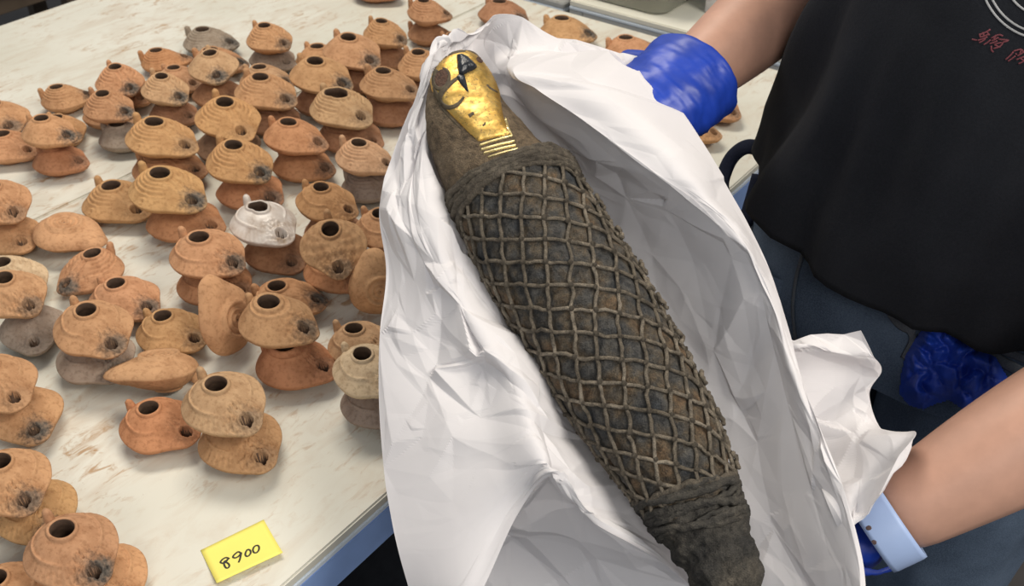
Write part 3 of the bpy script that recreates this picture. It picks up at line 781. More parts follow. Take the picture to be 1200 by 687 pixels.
def gpatch(pts, name, mat, lift=.0006, dome=0, dr=6, step=.7): return patch([gp(*p) for p in pts], step, lift, name, mat, gold, dome, dr, gbv)
def gell(cx, cy, rx, ry, ang=0, n=28):
    return [(cx+rx*math.cos(t)*math.cos(ang)-ry*math.sin(t)*math.sin(ang), cy+rx*math.cos(t)*math.sin(ang)+ry*math.sin(t)*math.cos(ang)) for t in np.linspace(0, 2*PI, n, endpoint=False)]
def gline(pts, widths, name, mat, lift=.0005):
    P = catmull([gp(*p) for p in pts], 24); W_ = np.interp(np.linspace(0, 1, 24), np.linspace(0, 1, len(widths)), widths)/4.433
    L_ = []; R_ = []
    for i in range(24):
        t = P[min(i+1, 23)]-P[max(i-1, 0)]; t = t/(np.linalg.norm(t)+1e-9); nn = np.array([-t[1], t[0]])*W_[i]
        L_.append(tuple(P[i]+nn)); R_.append(tuple(P[i]-nn))
    return patch(L_+R_[::-1], .7, lift, name, mat, gold, 0, 6, gbv)
gpatch(gell(100, 232, 36, 52, .35), 'eye_socket', M_SOCKET, .0009)
gline([(78,185),(60,225),(66,268),(95,285),(128,262),(140,220),(128,188),(104,180)], [9,10,12,11,9,8,8,8], 'eye_outline', M_LINE, .0011)
gpatch([(178,112),(205,106),(235,120),(262,145),(284,172),(270,185),(240,198),(212,214),(190,210),(180,165)], 'beak', M_BLACKRES, .0012, .0045, 7)
gpatch([(174,222),(196,208),(220,214),(232,262),(242,306),(222,288),(196,256)], 'beak_tip', M_BLACKRES, .0009, .001, 4)
gline([(186,226),(150,252),(118,282),(96,310),(88,340),(104,368),(140,382),(182,366),(216,326)], [8,11,14,15,15,14,12,10,6], 'cheek_marking', M_LINE, .0009)
gline([(60,275),(74,320),(96,352)], [6,14,10], 'cheek_marking', M_LINE, .0008)
gpatch(gell(298, 134, 20, 13, .7), 'eye_socket', M_SOCKET, .0009)
gline([(335,262),(352,280),(372,292),(392,304)], [4,5,5,3], 'cheek_marking', M_LINE, .0008)
gline([(60,215),(62,180),(88,140),(130,108),(180,92),(225,88)], [5,7,8,8,7,5], 'mask_border', M_LINE, .0006)
gline([(64,290),(92,370),(140,430),(200,490)], [5,7,6,4], 'mask_border', M_LINE, .0004)
gpatch([(236,418),(262,402),(272,414),(246,436)], 'worn_patch', M_LINE, .0005)
gpatch([(310,472),(332,450),(328,470),(318,480)], 'worn_patch', M_LINE, .0005)
for a, b, wd in (((296,578),(470,528),5.5), ((304,602),(482,556),6), ((318,620),(488,578),6), ((340,640),(498,596),4.5)):
    P = [a, ((a[0]*.66+b[0]*.34), a[1]*.66+b[1]*.34-2), ((a[0]*.33+b[0]*.67), a[1]*.33+b[1]*.67-2), b]
    P = [gp(*q) for q in catmull(P, 16)]
    patch([(x, y-wd/4.433) for x, y in P]+[(x, y+wd/4.433) for x, y in P[::-1]], .7, .0012, 'gold_stripe', M_GOLDP, mummy, .0006, 2, gbv)
gp2 = [gp(x, y) for x, y in ((432,430),(440,450),(458,500),(470,528),(458,530),(440,490),(428,450))]
patch(gp2, .7, .0012, 'gold_stripe', M_GOLDP, mummy, 0, 2, gbv)

# netting
def cord(name, path, rad, mat, seed, lift, n=7):
    P = []; U = []
    for k, (a, th) in enumerate(path):
        q = Vector((a*120, th*9, seed)); a2 = a+.0024*noise.noise(q*.7); t2 = th+.055*noise.noise(q*.7+Vector((5, 0, 0)))
        l = lift*(1+.35*noise.noise(q*2))
        c, r = frame(a2); P.append(msurf(a2, t2, l)); U.append(nz(P[-1]-c))
    rr = [rad*(1+.28*noise.noise(Vector((k*.8, seed, 0)))) for k in range(len(P))]
    return mesh(name, *tube(P, rr, n, up=U), mat)
S0 = .003
def net_family(slope, count, name):
    for i in range(count):
        b0 = i*CIRC/count
        path = []
        for a in np.arange(a_net0-.004, a_net1+.003, .0035):
            path.append((a, PI/2-(b0+slope*(a-a_net0))/RM))
        world_part(name, cord(name, path, .00158, M_CORD, i+slope*10, .0022), mummy)
net_family(K1, N1, 'net_cord'); net_family(K2, N2, 'net_cord')
bm = bmesh.new(); bmesh.ops.create_icosphere(bm, subdivisions=2, radius=1)
for v in bm.verts: v.co *= 1+.22*noise.noise(v.co*1.9)
for f in bm.faces: f.smooth = True
knot_me = bpy.data.meshes.new('knot'); bm.to_mesh(knot_me); bm.free(); knot_me.materials.append(M_CORD)
for i in range(N1):
    for j in range(N2):
        for k in range(-6, 7):
            # b1 + K1 u = b2 + K2 u + k CIRC
            u = (i*CIRC/N1 - j*CIRC/N2 + k*CIRC)/(K2-K1); a = a_net0+u
            if not (a_net0+.012 < a < a_net1-.004): continue
            th = PI/2-(i*CIRC/N1+K1*u)/RM
            tt = math.degrees(th) % 360
            if 195 < tt < 345: continue
            kn = obj('knot', knot_me); p = msurf(a, th, .0030)
            kn.parent = mummy; kn.matrix_parent_inverse = Matrix.Translation(mummy.location).inverted()
            kn.location = p; s = .0023*(1+.3*noise.noise(Vector(p)*90)); kn.scale = (s*1.15, s*.9, s); kn.rotation_euler = (i, j, k)
# bindings at the neck and at the feet
for i in range(11):
    a0 = a_band0 + (a_band1-a_band0)*(i/10)*.80; sl = .008*math.sin(i*1.7)
    path = [(a0 + .006*math.cos(t-.6+.15*i)+sl*.4*math.sin(2*t+i) - .010*math.sin(t)*(i/10-.2), t) for t in np.linspace(0, 2*PI, 90)]
    world_part('wrapping_cord', cord('wrapping_cord', path, .0031-.0006*(i % 3), M_BAND, 40+i, .0022+.0016*math.sin(i/10*PI), 8), mummy)
a_f0, a_f1 = a_of(800, 568), a_of(826, 618)
for i in range(12):
    a0 = a_f0+(a_f1-a_f0)*i/11
    path = [(a0 + .010*math.cos(t-.5+.2*(i % 4)) + .002*math.sin(3*t+i), t) for t in np.linspace(0, 2*PI, 80)]
    world_part('foot_binding', cord('foot_binding', path, .0031-.0005*(i % 3), M_FOOTBAND if i > 0 else M_BAND, 70+i, .0012+.0006*(i % 2), 8), mummy)
# frayed cord ends along the right flank
for i in range(16):
    a = a_net0+.02+(a_net1-a_net0-.02)*(i+.5)/16
    th0 = math.radians(8+12*noise.noise(Vector((i*1.3, 0, 0))))
    path = [(a+.012*t, th0+.10*math.sin(t*5+i)) for t in np.linspace(0, 1, 9)]
    world_part('frayed_end', cord('frayed_end', path, .0019, M_CORD, 90+i, .0034+.002*(i % 2), 6), mummy)

# ------------------------------------------------------------------ wrapping paper
def facet_field(nr_, nc_, w_m, h_m, count, seed, aspect=1.0):
    """random folded-sheet heights: linear over a Delaunay net, so the creases stay sharp"""
    r = random.Random(seed)
    pts = [(0, 0), (w_m, 0), (0, h_m), (w_m, h_m)] + [(r.random()*w_m, r.random()*h_m) for _ in range(count)]
    for k in range(1, 6): pts += [(w_m*k/6, 0), (w_m*k/6, h_m), (0, h_m*k/6), (w_m, h_m*k/6)]
    res = delaunay_2d_cdt([Vector(p) for p in pts], [], [], 0, 1e-6)
    vs, fs = res[0], res[2]; val = [r.uniform(-1, 1) for _ in vs]
    X, Y = np.meshgrid(np.linspace(0, w_m, nc_), np.linspace(0, h_m, nr_)); out = np.zeros((nr_, nc_))
    for f in fs:
        a, b, c = (vs[k] for k in f)
        x0, x1 = min(a.x, b.x, c.x), max(a.x, b.x, c.x); y0, y1 = min(a.y, b.y, c.y), max(a.y, b.y, c.y)
        c0, c1 = int(x0/w_m*(nc_-1)), int(x1/w_m*(nc_-1))+2; r0, r1 = int(y0/h_m*(nr_-1)), int(y1/h_m*(nr_-1))+2
        xs, ys = X[r0:r1, c0:c1], Y[r0:r1, c0:c1]
        det = (b.y-c.y)*(a.x-c.x)+(c.x-b.x)*(a.y-c.y)
        if abs(det) < 1e-12: continue
        l1 = ((b.y-c.y)*(xs-c.x)+(c.x-b.x)*(ys-c.y))/det; l2 = ((c.y-a.y)*(xs-c.x)+(a.x-c.x)*(ys-c.y))/det; l3 = 1-l1-l2
        m_ = (l1 > -1e-6) & (l2 > -1e-6) & (l3 > -1e-6)
        h = l1*val[f[0]]+l2*val[f[1]]+l3*val[f[2]]; out[r0:r1, c0:c1] = np.where(m_, h, out[r0:r1, c0:c1])
    return out
def sheet(ctrl, nr_, nc_, amps, seed, name, mask=None, thick=.0003, crease=0):
    """ctrl: rows of (px, py, depth)"""
    G_ = np.array([[at(x, y, d) for x, y, d in row] for row in ctrl])
    def across(row):
        if not crease: return catmull(row, nc_)
        k = crease; n0 = round(nc_*k/(len(row)-1)); return np.vstack([catmull(row[:k+1], n0+1)[:-1], catmull(row[k:], nc_-n0)])
    A_ = np.stack([across(G_[i]) for i in range(G_.shape[0])])
    B_ = np.stack([catmull(A_[:, j], nr_) for j in range(nc_)], 1)
    du = np.gradient(B_, axis=1); dv = np.gradient(B_, axis=0); nn = np.cross(du, dv); nn /= (np.linalg.norm(nn, axis=2, keepdims=True)+1e-12)
    wm = np.linalg.norm(du, axis=2).sum(1).mean(); hm = np.linalg.norm(dv, axis=2).sum(0).mean()
    disp = np.zeros((nr_, nc_))
    for k, (cnt, amp) in enumerate(amps): disp += amp*facet_field(nr_, nc_, wm, hm, cnt, seed+k)
    if mask is not None: disp *= mask(np.linspace(0, 1, nr_)[:, None], np.linspace(0, 1, nc_)[None, :])
    P = (B_+nn*disp[..., None]).reshape(-1, 3)
    return mesh(name, P, grid_faces(nr_, nc_), M_PAPER, smooth=False)
def pr(row): return [(x, y, D(y)+o) for x, y, o in row]
#         hem            panel          roll left       roll top         roll right      by body        under          by body        wall           ridge          panel          hem
CT = [
 [(521,42,.03),   (526,38,.025),  (532,35,.02),   (539,34,.02),    (546,35,.03),   (555,31,.04),  (571,20,.05),  (600,24,.05),  (640,43,.05),  (685,50,.06),  (725,60,.05),  (768,80,.03)],
 [(506,62,.03), (509,61,.02), (513,60,.02), (518,60,.03), (525,62,.045), (535,64,.06), (555,58,.07), (585,66,.05),  (592,72,.02),  (605,80,-.02), (700,84,-.03), (782,100,.0)],
 [(489,112,.03), (492,112,.02), (495,112,.015), (499,112,.02), (504,112,.03), (510,112,.045), (552,108,.065), (592,98,.045), (604,98,.015), (628,104,-.04), (715,112,-.05), (802,130,-.01)],
 [(466,178,.03), (473,178,.02), (482,176,.01), (491,174,.008), (500,172,.015), (508,168,.035), (573,165,.065), (630,150,.045), (650,145,.005), (682,141,-.05), (755,150,-.055), (825,168,-.01)],
 [(447,245,.04), (462,248,.02), (478,248,.005), (496,246,.0), (514,244,.01), (529,240,.035), (602,226,.065), (668,200,.045), (705,197,.0), (748,190,-.055), (802,194,-.055), (848,212,-.01)],
 [(453,318,.04), (476,322,.02), (502,322,.0), (526,316,-.01), (548,312,.005), (570,308,.035), (645,286,.065), (712,264,.045), (755,245,.0), (802,230,-.055), (842,240,-.055), (876,262,-.01)],
 [(444,392,.04), (480,398,.02), (520,396,.0), (558,386,-.018), (588,388,.0), (617,386,.035), (690,360,.065), (760,338,.045), (805,310,.005), (852,276,-.05), (878,290,-.05), (903,320,-.015)],
 [(443,470,.04), (500,470,.015), (552,458,-.005), (598,444,-.028), (634,452,-.005), (664,456,.035), (730,432,.065), (804,410,.045), (845,385,.015), (888,335,-.035), (905,355,-.04), (921,385,-.02)],
 [(449,548,.04), (512,540,.012), (574,516,-.01), (622,500,-.035), (656,514,-.01), (700,518,.035), (766,500,.065), (838,470,.04), (872,450,.025), (905,400,-.015), (921,415,-.03), (937,440,-.025)],
 [(458,605,.04), (524,600,.01), (588,556,-.015), (636,532,-.04), (672,562,-.015), (724,556,.03), (796,552,.06), (858,528,.04), (888,515,.03), (922,480,-.005), (942,485,-.025), (960,500,-.03)],
 [(468,650,.04), (532,645,.01), (599,576,-.012), (642,546,-.042), (680,588,-.015), (744,598,.025), (826,616,.055), (878,590,.04), (908,590,.03), (940,570,.0), (966,568,-.02), (985,570,-.035)],
 [(484,705,.045), (540,692,.01),  (604,590,-.005),(647,553,-.042), (686,602,-.012),(760,640,.02), (850,690,.055),(902,665,.04), (938,672,.03), (968,676,.0),  (992,668,-.025),(1009,655,-.035)],
 [(492,740,.05),  (548,720,.015), (606,602,.004), (650,558,-.038), (692,608,-.008),(772,660,.02), (868,735,.055),(922,735,.04), (958,738,.03), (984,738,.0),  (1002,730,-.025),(1014,725,-.035)],
]
CT = [pr([(x, y, o+((0, 0, 0, 0, 0, .010, .014, .010, 0, 0, 0, 0)[c] if i_ > 1 else 0)) for c, (x, y, o) in enumerate(r)]) for i_, r in enumerate(CT)]
def pm(v, u):
    # creased hard along the left trough and the top, calmer on the big panels
    trough = np.exp(-((u-.36)/.11)**2)*1.0; top_ = np.exp(-(v/.12)**2)*.9; leftc = np.exp(-((u-.14)/.14)**2)*np.clip(1-(v-.55)/.15, 0, 1)*1.0
    right = .30+.4*np.exp(-((u-.72)/.07)**2)
    return np.clip(trough*.9+top_+leftc*1.1+right*(u > .5)+.10, 0, 1.4)
paper = empty('wrapping_paper', tuple(at(760, 640, .80)))
tag(paper, 'crumpled sheet of white packing paper cradling the mummy bundle', 'paper')
def add_sheet(name, me):
    o = world_part(name, me, paper); s = o.modifiers.new('thick', 'SOLIDIFY'); s.thickness = .0003; s.offset = 0; return o
add_sheet('main_sheet', sheet(CT, 360, 400, [(80, .0075), (300, .0062), (1100, .0012)], 11, 'main_sheet', pm, crease=9))
LOW = [
 [(545,580,.07), (590,572,.05), (648,548,.02), (695,588,.02), (745,598,.045)],
 [(540,622,.10), (602,610,.08), (660,592,.065), (716,612,.06), (778,640,.06)],
 [(530,665,.13), (604,652,.115), (672,640,.105), (742,652,.10), (810,672,.08)],
 [(520,720,.16), (606,705,.15), (690,700,.145), (770,706,.13), (845,722,.10)],
 [(515,765,.18), (608,760,.18), (700,758,.175), (785,762,.155), (862,768,.12)]]
add_sheet('lower_fold', sheet([pr(r) for r in LOW], 90, 110, [(14, .010), (60, .005)], 31, 'lower_fold'))
CORN = [
 [(895,392,.01), (930,396,.0), (970,392,-.005), (1008,389,-.01)],
 [(900,408,.0), (940,404,-.012), (985,414,-.008), (1024,418,-.01)],
 [(905,436,.02), (945,436,.012), (990,436,.01), (1033,436,.0)],
 [(915,466,.02), (952,468,.018), (990,468,.014), (1019,462,.01)],
 [(930,500,.02), (970,500,.014), (1008,496,.006), (1034,502,.0)],
 [(950,540,.02), (990,540,.0), (1030,526,-.03), (1073,506,-.05)],
 [(968,585,-.02), (996,575,-.03), (1024,562,-.035), (1054,542,-.055)],
 [(985,630,-.022), (998,618,-.032), (1014,604,-.035), (1034,582,-.055)]]
add_sheet('folded_corner', sheet([pr(r) for r in CORN], 110, 90, [(22, .0045), (80, .0022)], 51, 'folded_corner'))
BACK = [
 [(600,30,.07), (650,43,.06), (700,52,.055), (762,66,.05)],
 [(605,45,.06), (655,55,.05), (705,64,.045), (768,76,.045)],
 [(610,66,.05), (660,74,.045), (712,82,.045), (775,94,.045)]]
add_sheet('back_fold', sheet([pr(r) for r in BACK], 40, 60, [(12, .005)], 61, 'back_fold'))

# ------------------------------------------------------------------ person
FC = nz([-.72, -.69, 0]); SH = np.array([.69, -.72, 0])          # facing / towards the person's left
PCX, PCY = .43, .86
def pp(s, f, z): return np.array([PCX, PCY, z]) + SH*s*1.0 + FC*f + np.array([0, 0, 0])
person = empty('person', (PCX, PCY, 0))
tag(person, 'person in black t-shirt and blue jeans holding the mummy bundle in both hands', 'person')
Lw = at(1026, 616, .79); Le = at(1390, 408, .735); Ls = pp(.185, .03, 1.30)
Rw = at(790, 108, .955); Re = at(968, -42, 1.07); Rs = pp(-.185, .0, 1.30)
def lerp(a, b, t): return a*(1-t)+b*t
joints = []; edges = []; radii = []
def J(p, r, parent=None):
    joints.append(tuple(p)); radii.append(r); k = len(joints)-1
    if parent is not None: edges.append((parent, k))
    return k
pel = J(pp(0, 0, .92), (.13, .10)); abd = J(pp(0, .0, 1.05), (.115, .09), pel); che = J(pp(0, .0, 1.24), (.125, .095), abd); nk0 = J(pp(0, -.01, 1.36), (.07, .06), che)
nk = J(pp(0, .01, 1.42), (.052, .052), nk0); hd0 = J(pp(0, .03, 1.49), (.066, .075), nk); hd1 = J(pp(0, .035, 1.56), (.076, .092), hd0); hd2 = J(pp(0, .02, 1.63), (.066, .078), hd1)
for Sx, Ex, Wx in ((Ls, Le, Lw), (Rs, Re, Rw)):
    a = J(Sx, (.055, .055), che); b = J(lerp(Sx, Ex, .5), (.048, .048), a); c = J(lerp(Sx, Ex, .9), (.043, .043), b); c2 = J(Ex, (.042, .042), c)
    d = J(lerp(Ex, Wx, .12), (.049, .046), c2); d2 = J(lerp(Ex, Wx, .35), (.051, .047), d); e = J(lerp(Ex, Wx, .6), (.046, .043), d2); f = J(lerp(Ex, Wx, .84), (.037, .035), e); g = J(lerp(Ex, Wx, 1.0), (.033, .030), f)
for s in (-1, 1):
    h = J(pp(s*.09, 0, .86), (.085, .085), pel); k = J(pp(s*.095, .02, .48), (.055, .055), h); an = J(pp(s*.10, -.01, .09), (.038, .038), k)
me = bpy.data.meshes.new('person_body'); me.from_pydata(joints, edges, []); me.update()
body = world_part('person_body', me, person); me.materials.append(M_SKIN)
sk = body.modifiers.new('skin', 'SKIN'); sk.use_smooth_shade = True
for i, sv in enumerate(me.skin_vertices[0].data): sv.radius = radii[i]; sv.use_root = (i == 0)
sb_ = body.modifiers.new('sub', 'SUBSURF'); sb_.levels = 2; sb_.render_levels = 2

# clothes: lofted rings round the trunk
def ring(cs, cf, a, b, z, n=96, fold=0.0, seed=0, pw=2.3, amp_f=9):
    out = []
    for k in range(n):
        t = 2*PI*k/n; c, s = math.cos(t), math.sin(t)
        ex = math.copysign(abs(c)**(2/pw), c)*a; fy = math.copysign(abs(s)**(2/pw), s)*b
        fo = fold*(noise.noise(Vector((c*amp_f*.25+seed, s*amp_f*.25, z*4)))+.5*noise.noise(Vector((c*amp_f*.55, s*amp_f*.55+seed, z*7+c*3))))
        q = pp(cs+ex*(1+fo/a), cf+fy*(1+fo/b), z); out.append(q)
    return out
def loft(rings, mat, name, cap=False):
    n_ = len(rings[0]); V_ = [p for r in rings for p in r]; F_ = grid_faces(len(rings), n_, True)
    if cap: F_.append(tuple(range(n_))[::-1]); F_.append(tuple((len(rings)-1)*n_+k for k in range(n_)))
    return V_, F_
zs = np.linspace(0, 1, 70); R_ = []
def hemz(k, n=96):                      # the hem hangs a little lower at the front than over the right hip
    t = 2*PI*k/n; return .912 + .050*max(0, -math.cos(t))**1.0
def shirt_ring(t, shrink=0):
    z = hemz(0)+(1.37-hemz(0))*t
    a = np.interp(t, [0, .12, .35, .6, .85, .95, 1], [.205, .202, .192, .188, .200, .185, .10])-shrink; b = np.interp(t, [0, .12, .35, .6, .85, .95, 1], [.166, .163, .152, .142, .128, .105, .07])-shrink
    cs = np.interp(t, [0, .1, .55, 1], [0, .005, .065, .05])
    r = ring(cs, np.interp(t, [0, .5, 1], [.012, .01, 0]), a, b, z, fold=np.interp(t, [0, .4, 1], [.030, .024, .008]), seed=1)
    for k in range(96): r[k][2] = hemz(k)+(1.37-hemz(k))*t
    return r
inner = [shirt_ring(.05, .006), shirt_ring(0, .004)]
for t in zs: R_.append(shirt_ring(t))
sv_, sf_ = loft(inner+R_, M_SHIRT, 'tshirt')
shirt = world_part('tshirt', mesh('tshirt', sv_, sf_, M_SHIRT), person)
sbv = BVHTree.FromPolygons([tuple(p) for p in sv_], sf_)
for Sx, Ex in ((Ls, Le), (Rs, Re)):
    P = [lerp(Sx, Ex, t) for t in np.linspace(-.12, .74, 14)]; rr = [.060+.016*t for t in np.linspace(0, 1, 14)]
    V_, F_ = tube(P, rr, 28); V_ = [np.array(v)+.005*np.array(noise.noise_vector(Vector(v)*22)) for v in V_]
    world_part('sleeve', mesh('sleeve', V_, F_[:-2], M_SHIRT), person)
# print on the chest
for rad_px in (77, 70, 49.5):
    pts = [(1226+rad_px*math.cos(t), -31+rad_px*math.sin(t)) for t in np.linspace(PI*.35, PI*1.25, 30)]
    r = ribbon_on(sbv, pts, .00075, .0006, 1)
    if r: world_part('printed_ring', mesh('printed_ring', *r, M_PRINTW), shirt)
strokes = [[(165,395),(190,400),(215,405)],[(235,350),(290,330),(350,295)],[(250,375),(290,362),(330,345)],[(240,340),(250,380)],[(270,325),(285,362)],[(310,318),(340,355)],[(220,408),(270,392),(320,370)],[(235,430),(270,412),(300,390)],[(280,450),(318,428),(350,400)],
 [(355,385),(430,350),(475,362)],[(360,412),(400,394),(430,375)],[(405,352),(380,402)],[(430,395),(480,400),(530,408),(460,430)],[(340,440),(380,428),(420,410)],[(358,460),(360,500),(380,525)],[(385,445),(470,430),(440,470),(375,490)],[(390,450),(420,465),(450,475)],
 [(500,600),(545,560),(580,520)],[(525,615),(560,592),(600,560)],[(580,515),(625,502),(660,500),(640,540)],[(600,540),(615,548)],[(620,562),(650,545),(690,520)],[(610,600),(645,585),(690,568)],[(630,640),(660,628),(700,605)],[(640,580),(665,596),(690,612)],[(668,498),(680,525)]]
for st in strokes:
    r = ribbon_on(sbv, [(1120+x/8.59, y/8.59) for x, y in st], .00055, .0005, 3)
    if r: world_part('printed_script', mesh('printed_script', *r, M_PRINTR), shirt)

# jeans
R_ = []
for z in np.linspace(1.0, .80, 24):
    t = (1.0-z)/.2
    R_.append(ring(0, .0, np.interp(t, [0, .5, 1], [.178, .196, .202]), np.interp(t, [0, .5, 1], [.128, .140, .142]), z, fold=.004, seed=7))
jv, jf = loft(R_, M_JEANS, 'jeans')
for s in (-1, 1):
    rr = []
    for z in np.linspace(.86, .07, 50):
        t = (.86-z)/.79
        rr.append(ring(s*(.098+.004*t), .012*math.sin(t*PI)-.02*t, np.interp(t, [0, .15, .5, 1], [.096, .103, .082, .066]), np.interp(t, [0, .15, .5, 1], [.125, .128, .092, .074]), z, 48, fold=.008+.006*t, seed=11+s, pw=2.1))
    v2, f2 = loft(rr, M_JEANS, 'leg'); o_ = len(jv); jv += v2; jf += [tuple(k+o_ for k in f) for f in f2]
jeans = world_part('jeans', mesh('jeans', jv, jf, M_JEANS), person)
jbv = BVHTree.FromPolygons([tuple(p) for p in jv], jf)
def seam(pts, half, name, mat, par=jeans):
    r = ribbon_on(jbv, pts, half, .0012, 6)
    if r: return world_part(name, mesh(name, *r, mat), par)
seam([(942,296),(934,325),(930,360),(933,400)], .0022, 'side_seam', M_SEAM)
seam([(1052,372),(1070,395),(1060,420)], .0035, 'pocket_edge', M_SEAM)
seam([(1100,392),(1145,408),(1205,440)], .0055, 'pocket_edge', M_SEAM)
seam([(1110,386),(1160,404),(1210,424)], .0042, 'waistband_seam', M_SEAM)
seam([(1046,366),(1058,380),(1074,386)], .0065, 'belt_loop', M_SEAM)
for s in (-1, 1):
    V_ = []; 
    prof = [(-.075, .030, .05), (-.06, .036, .085), (-.02, .037, .095), (.03, .040, .075), (.09, .046, .055), (.14, .044, .045), (.175, .030, .035), (.19, .008, .022)]
    rr = []
    for f, hw, h in prof:
        row = []
        for k in range(16):
            t = 2*PI*k/16; row.append(pp(s*.10+hw*math.cos(t), f, max(.001, h/2+h/2*math.sin(t))))
        rr.append(row)
    world_part('shoe', mesh('shoe', *loft(rr, M_BLACK, 'shoe', True), M_BLACK), person)
# hair, face
hair_v = []; hr = []
for i in range(14):
    ph_ = PI*.62*i/13
    row = []
    for k in range(28):
        t = 2*PI*k/28; cut = 1.0
        f = math.sin(t); dd = 1.12
        pz = 1.585+.112*math.cos(ph_)*dd
        if f > .25: pz = max(pz, 1.60)
        row.append(pp(.082*dd*math.sin(ph_)*math.cos(t), .022+.102*dd*math.sin(ph_)*f, pz))
    hr.append(row)
world_part('hair', mesh('hair', *loft(hr, M_HAIR, 'hair'), M_HAIR), person)
for s in (-1, 1):
    bm = bmesh.new(); bmesh.ops.create_uvsphere(bm, u_segments=12, v_segments=8, radius=.011); em = bpy.data.meshes.new('eye'); bm.to_mesh(em); bm.free(); em.materials.append(simple('eye_white', (.7, .68, .65), .2)); 
    e = obj('eye', em, person); e.location = Vector(pp(s*.030, .117, 1.555))-person.location
V_, F_ = tube([pp(0, .112, 1.565), pp(0, .132, 1.54), pp(0, .137, 1.522), pp(0, .118, 1.515)], [.007, .011, .013, .010], 10); world_part('nose', mesh('nose', V_, F_, M_SKIN), person)
V_, F_ = tube([pp(-.024, .108, 1.487), pp(0, .119, 1.488), pp(.024, .108, 1.487)], [.003, .006, .003], 8); world_part('mouth', mesh('mouth', V_, F_, simple('lip', (.38, .13, .11), .5)), person)
for s in (-1, 1):
    V_, F_ = tube([pp(s*.078, .025, 1.51), pp(s*.086, .02, 1.53), pp(s*.090, .012, 1.555), pp(s*.084, .02, 1.572)], [.008, .012, .013, .008], 8); world_part('ear', mesh('ear', V_, F_, M_SKIN), person)

# gloved hands: palm and five separate curled fingers, grown from a skeleton
def gloved_hand(wrist, fwd, palm_n, thumb_side, name, cuff_dir, cuff_len=.045, cuff_r=.043):
    fwd = nz(fwd); palm_n = nz(palm_n-fwd*np.dot(palm_n, fwd)); side = np.cross(fwd, palm_n)*thumb_side
    V_ = []; E_ = []; R = []
    def j(p, r, par=None):
        V_.append(tuple(p)); R.append(r)
        if par is not None: E_.append((par, len(V_)-1))
        return len(V_)-1
    w0 = j(wrist, (.029, .022)); p1 = j(wrist+fwd*.030, (.034, .018), w0); p2 = j(wrist+fwd*.062, (.038, .016), p1)
    for k, (off, ln) in enumerate(((.028, .070), (.009, .078), (-.010, .073), (-.028, .058))):
        b = wrist+fwd*.080+side*off
        a0 = j(b, .0100, p2); d = fwd
        q = b; prev = a0
        for m_, (fr, bend) in enumerate(((.42, .10), (.32, .22), (.26, .25))):
            d = nz(d*math.cos(bend)+palm_n*math.sin(bend)); q = q+d*ln*fr; prev = j(q, (.0092, .0086, .0078)[m_], prev)
    t0 = j(wrist+fwd*.030+side*.034, .0125, p1); t1 = j(wrist+fwd*.058+side*.052+palm_n*.006, .0108, t0); j(wrist+fwd*.086+side*.058+palm_n*.020, .0092, t1)
    m_ = bpy.data.meshes.new(name); m_.from_pydata(V_, E_, []); m_.update(); m_.materials.append(M_NITRILE)
    o = world_part(name, m_, person); s_ = o.modifiers.new('skin', 'SKIN'); s_.use_smooth_shade = True
    for i, sv in enumerate(m_.skin_vertices[0].data):
        r = R[i]; sv.radius = r if isinstance(r, tuple) else (r, r); sv.use_root = i == 0
    u_ = o.modifiers.new('sub', 'SUBSURF'); u_.levels = 2; u_.render_levels = 2
    # loose cuff with pinched folds
    cd = nz(cuff_dir); a_ = nz(np.cross(cd, [0, 0, 1.])); b_ = np.cross(cd, a_); rr = []
    for i, t in enumerate(np.linspace(-2.4, 1, 60)):
        row = []
        for k in range(56):
            th = 2*PI*k/56
            rad = (np.interp(t, [-2.4, -1.2, 0, .93, 1], [.034, cuff_r*.92, cuff_r, cuff_r*1.03, cuff_r*1.0]))
            n_ = noise.noise(Vector((math.cos(th)*2.6, math.sin(th)*2.6, t*2.2+3)))+.6*noise.noise(Vector((math.cos(th)*5, math.sin(th)*5, t*4)))
            rad += .0020*n_ + 0.0009*(1-abs(noise.noise(Vector((math.cos(th)*3+t*2.5, math.sin(th)*3-t*1.5, t*1.2))))*3)
            row.append(wrist + cd*t*cuff_len + a_*rad*math.cos(th)+b_*rad*.86*math.sin(th))
        rr.append(row)
    rr.append([wrist+cd*cuff_len*.9+(p-wrist-cd*cuff_len)*.93 for p in rr[-1]])
    world_part('glove_cuff', mesh('glove_cuff', *loft(rr, M_NITRILE, 'cuff'), M_NITRILE), person)
Hr = at(700, 150, 1.07); Hl = at(945, 680, .93)
gloved_hand(Rw, Hr-Rw, nz(np.array([-.3, -.35, .6])), 1, 'blue_glove', Re-Rw, .030, .050)
gloved_hand(lerp(Lw, Hl, .12), Hl-Lw, nz(np.array([-.35, .1, .75])), -1, 'blue_glove', Lw-Hl, .006, .037)
# silicone wristband
ax = nz(Le-Lw); a_ = nz(np.cross(ax, [0, 0, 1.])); b_ = np.cross(ax, a_)
wc = Lw + ax*.006; rr = []
for t, ro in ((-.013, .0345), (-.0135, .0365), (-.010, .0372), (.010, .0385), (.0135, .0380), (.013, .0360), (-.013, .0345)):
    rr.append([wc+ax*t+a_*(ro)*math.cos(2*PI*k/48)+b_*ro*.93*math.sin(2*PI*k/48) for k in range(48)])
band = world_part('wristband', mesh('wristband', *loft(rr, M_WBAND, 'band'), M_WBAND), person)
wbv = BVHTree.FromPolygons([tuple(p) for r in rr for p in r], grid_faces(len(rr), 48, True))
for px, py in ((1012, 603), (1018, 619), (1024, 636)):
    h = patch([(px+3.6*math.cos(t), py+3.0*math.sin(t)) for t in np.linspace(0, 2*PI, 16, endpoint=False)], .8, .0004, 'band_hole', M_HOLE, band, 0, 3, wbv)
low_dir = nz(-b_ if b_[2] > 0 else b_)
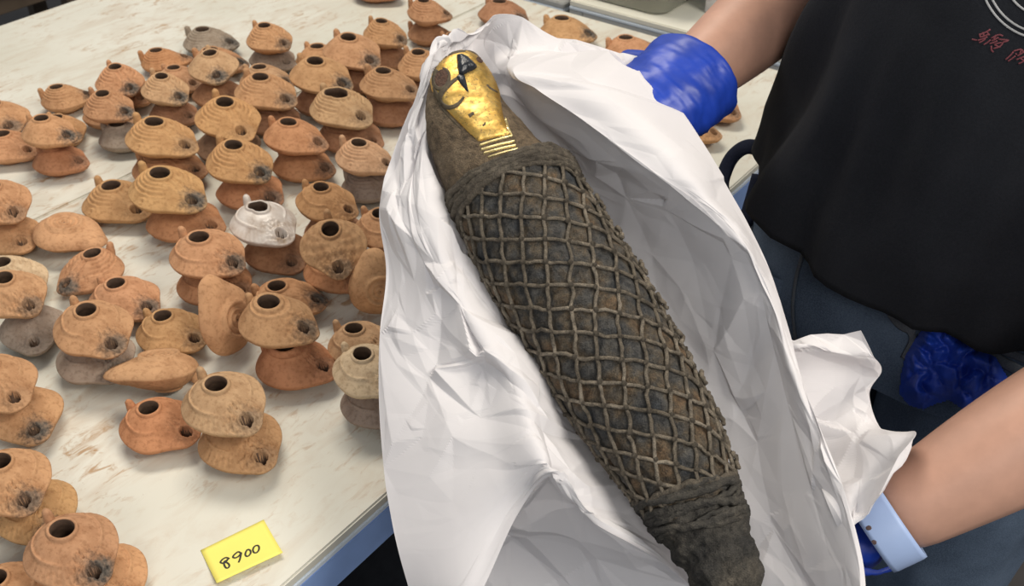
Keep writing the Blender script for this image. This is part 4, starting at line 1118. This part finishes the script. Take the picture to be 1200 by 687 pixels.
bk = obj('buckle', box_mesh('buckle', (.024, .020, .006), M_WBAND, .002)); bk.parent = band; bk.matrix_parent_inverse = Matrix.Translation(person.location).inverted()
bp_ = wc + ax*.006 + low_dir*.0372; rotm = Matrix((ax, np.cross(low_dir, ax), low_dir)).transposed()
bk.matrix_parent_inverse = (person.matrix_world @ Matrix.Translation(person.location)).inverted() if False else Matrix.Translation(person.location).inverted()
bk.parent = person; bk.location = bp_; bk.rotation_euler = rotm.to_euler()
# spare glove hanging out of the pocket
hit, nn, _, _ = jbv.ray_cast(Vector(CAM), Vector(ray(1118, 432)))
hit = np.array(hit) if hit is not None else at(1118, 432, .86)
nn = nz(np.array(nn)) if nn is not None else FC
if np.dot(nn, CAM-hit) < 0: nn = -nn
outline = [(1086,378),(1110,383),(1136,402),(1168,418),(1184,446),(1170,462),(1148,470),(1130,482),(1112,470),(1098,474),(1082,481),(1064,476),(1053,462),(1055,440),(1060,416),(1072,396)]
VV = []; FF = []; idx = {}
base_d = float(np.dot(hit-CAM, np.array([0, CP, -SP])))
step = 1.6
for j_ in range(80):
    for i_ in range(96):
        x = 1046+i_*step; y = 370+j_*step
        if not in_poly(x, y, outline): continue
        e = edge_dist(x, y, outline); k = min(1, e/16)
        q = Vector((x*.035, y*.035, 2.2))
        vd = noise.voronoi(q*1.15+Vector((noise.noise(q*1.3)*.6, noise.noise(q*1.1)*.4, 0)))[0]; rid = min(1, (vd[1]-vd[0])*1.6)*1.6-.9; rid2 = 1-abs(noise.noise(q*1.8+Vector((4, 1, 0))))*2.4
        h_, n_, _, _ = jbv.ray_cast(Vector(CAM), Vector(ray(x, y)))
        p0 = np.array(h_) if h_ is not None else at(x, y, base_d)
        idx[i_, j_] = len(VV); VV.append(p0 + nz(CAM-p0)*(.0005+.024*math.sin(k*PI/2)*(1+.42*rid+.16*rid2)))
for (i_, j_), a in idx.items():
    b, c, d = idx.get((i_+1, j_)), idx.get((i_+1, j_+1)), idx.get((i_, j_+1))
    if None not in (b, c, d): FF.append((a, d, c, b))
sg = empty('spare_glove', tuple(hit)); world_part('crumpled_glove', mesh('glove', VV, FF, M_NITRILE), sg)
tag(sg, 'crumpled blue nitrile glove stuffed into the jeans pocket', 'glove')
# strap loop at the right hip
sp_ = [at(896, 176, 1.09), at(876, 172, 1.10), at(860, 182, 1.115), at(850, 200, 1.12), at(846, 222, 1.115), at(858, 250, 1.10), at(872, 262, 1.08), at(880, 240, 1.08), at(890, 205, 1.08)]
P = catmull(sp_, 50); V_, F_ = tube(P, .0085, 10, up=[nz(np.array([-.5, -.6, .6]))]*50, flat=.35)
world_part('strap_loop', mesh('strap_loop', V_, F_, M_NAVY), person)
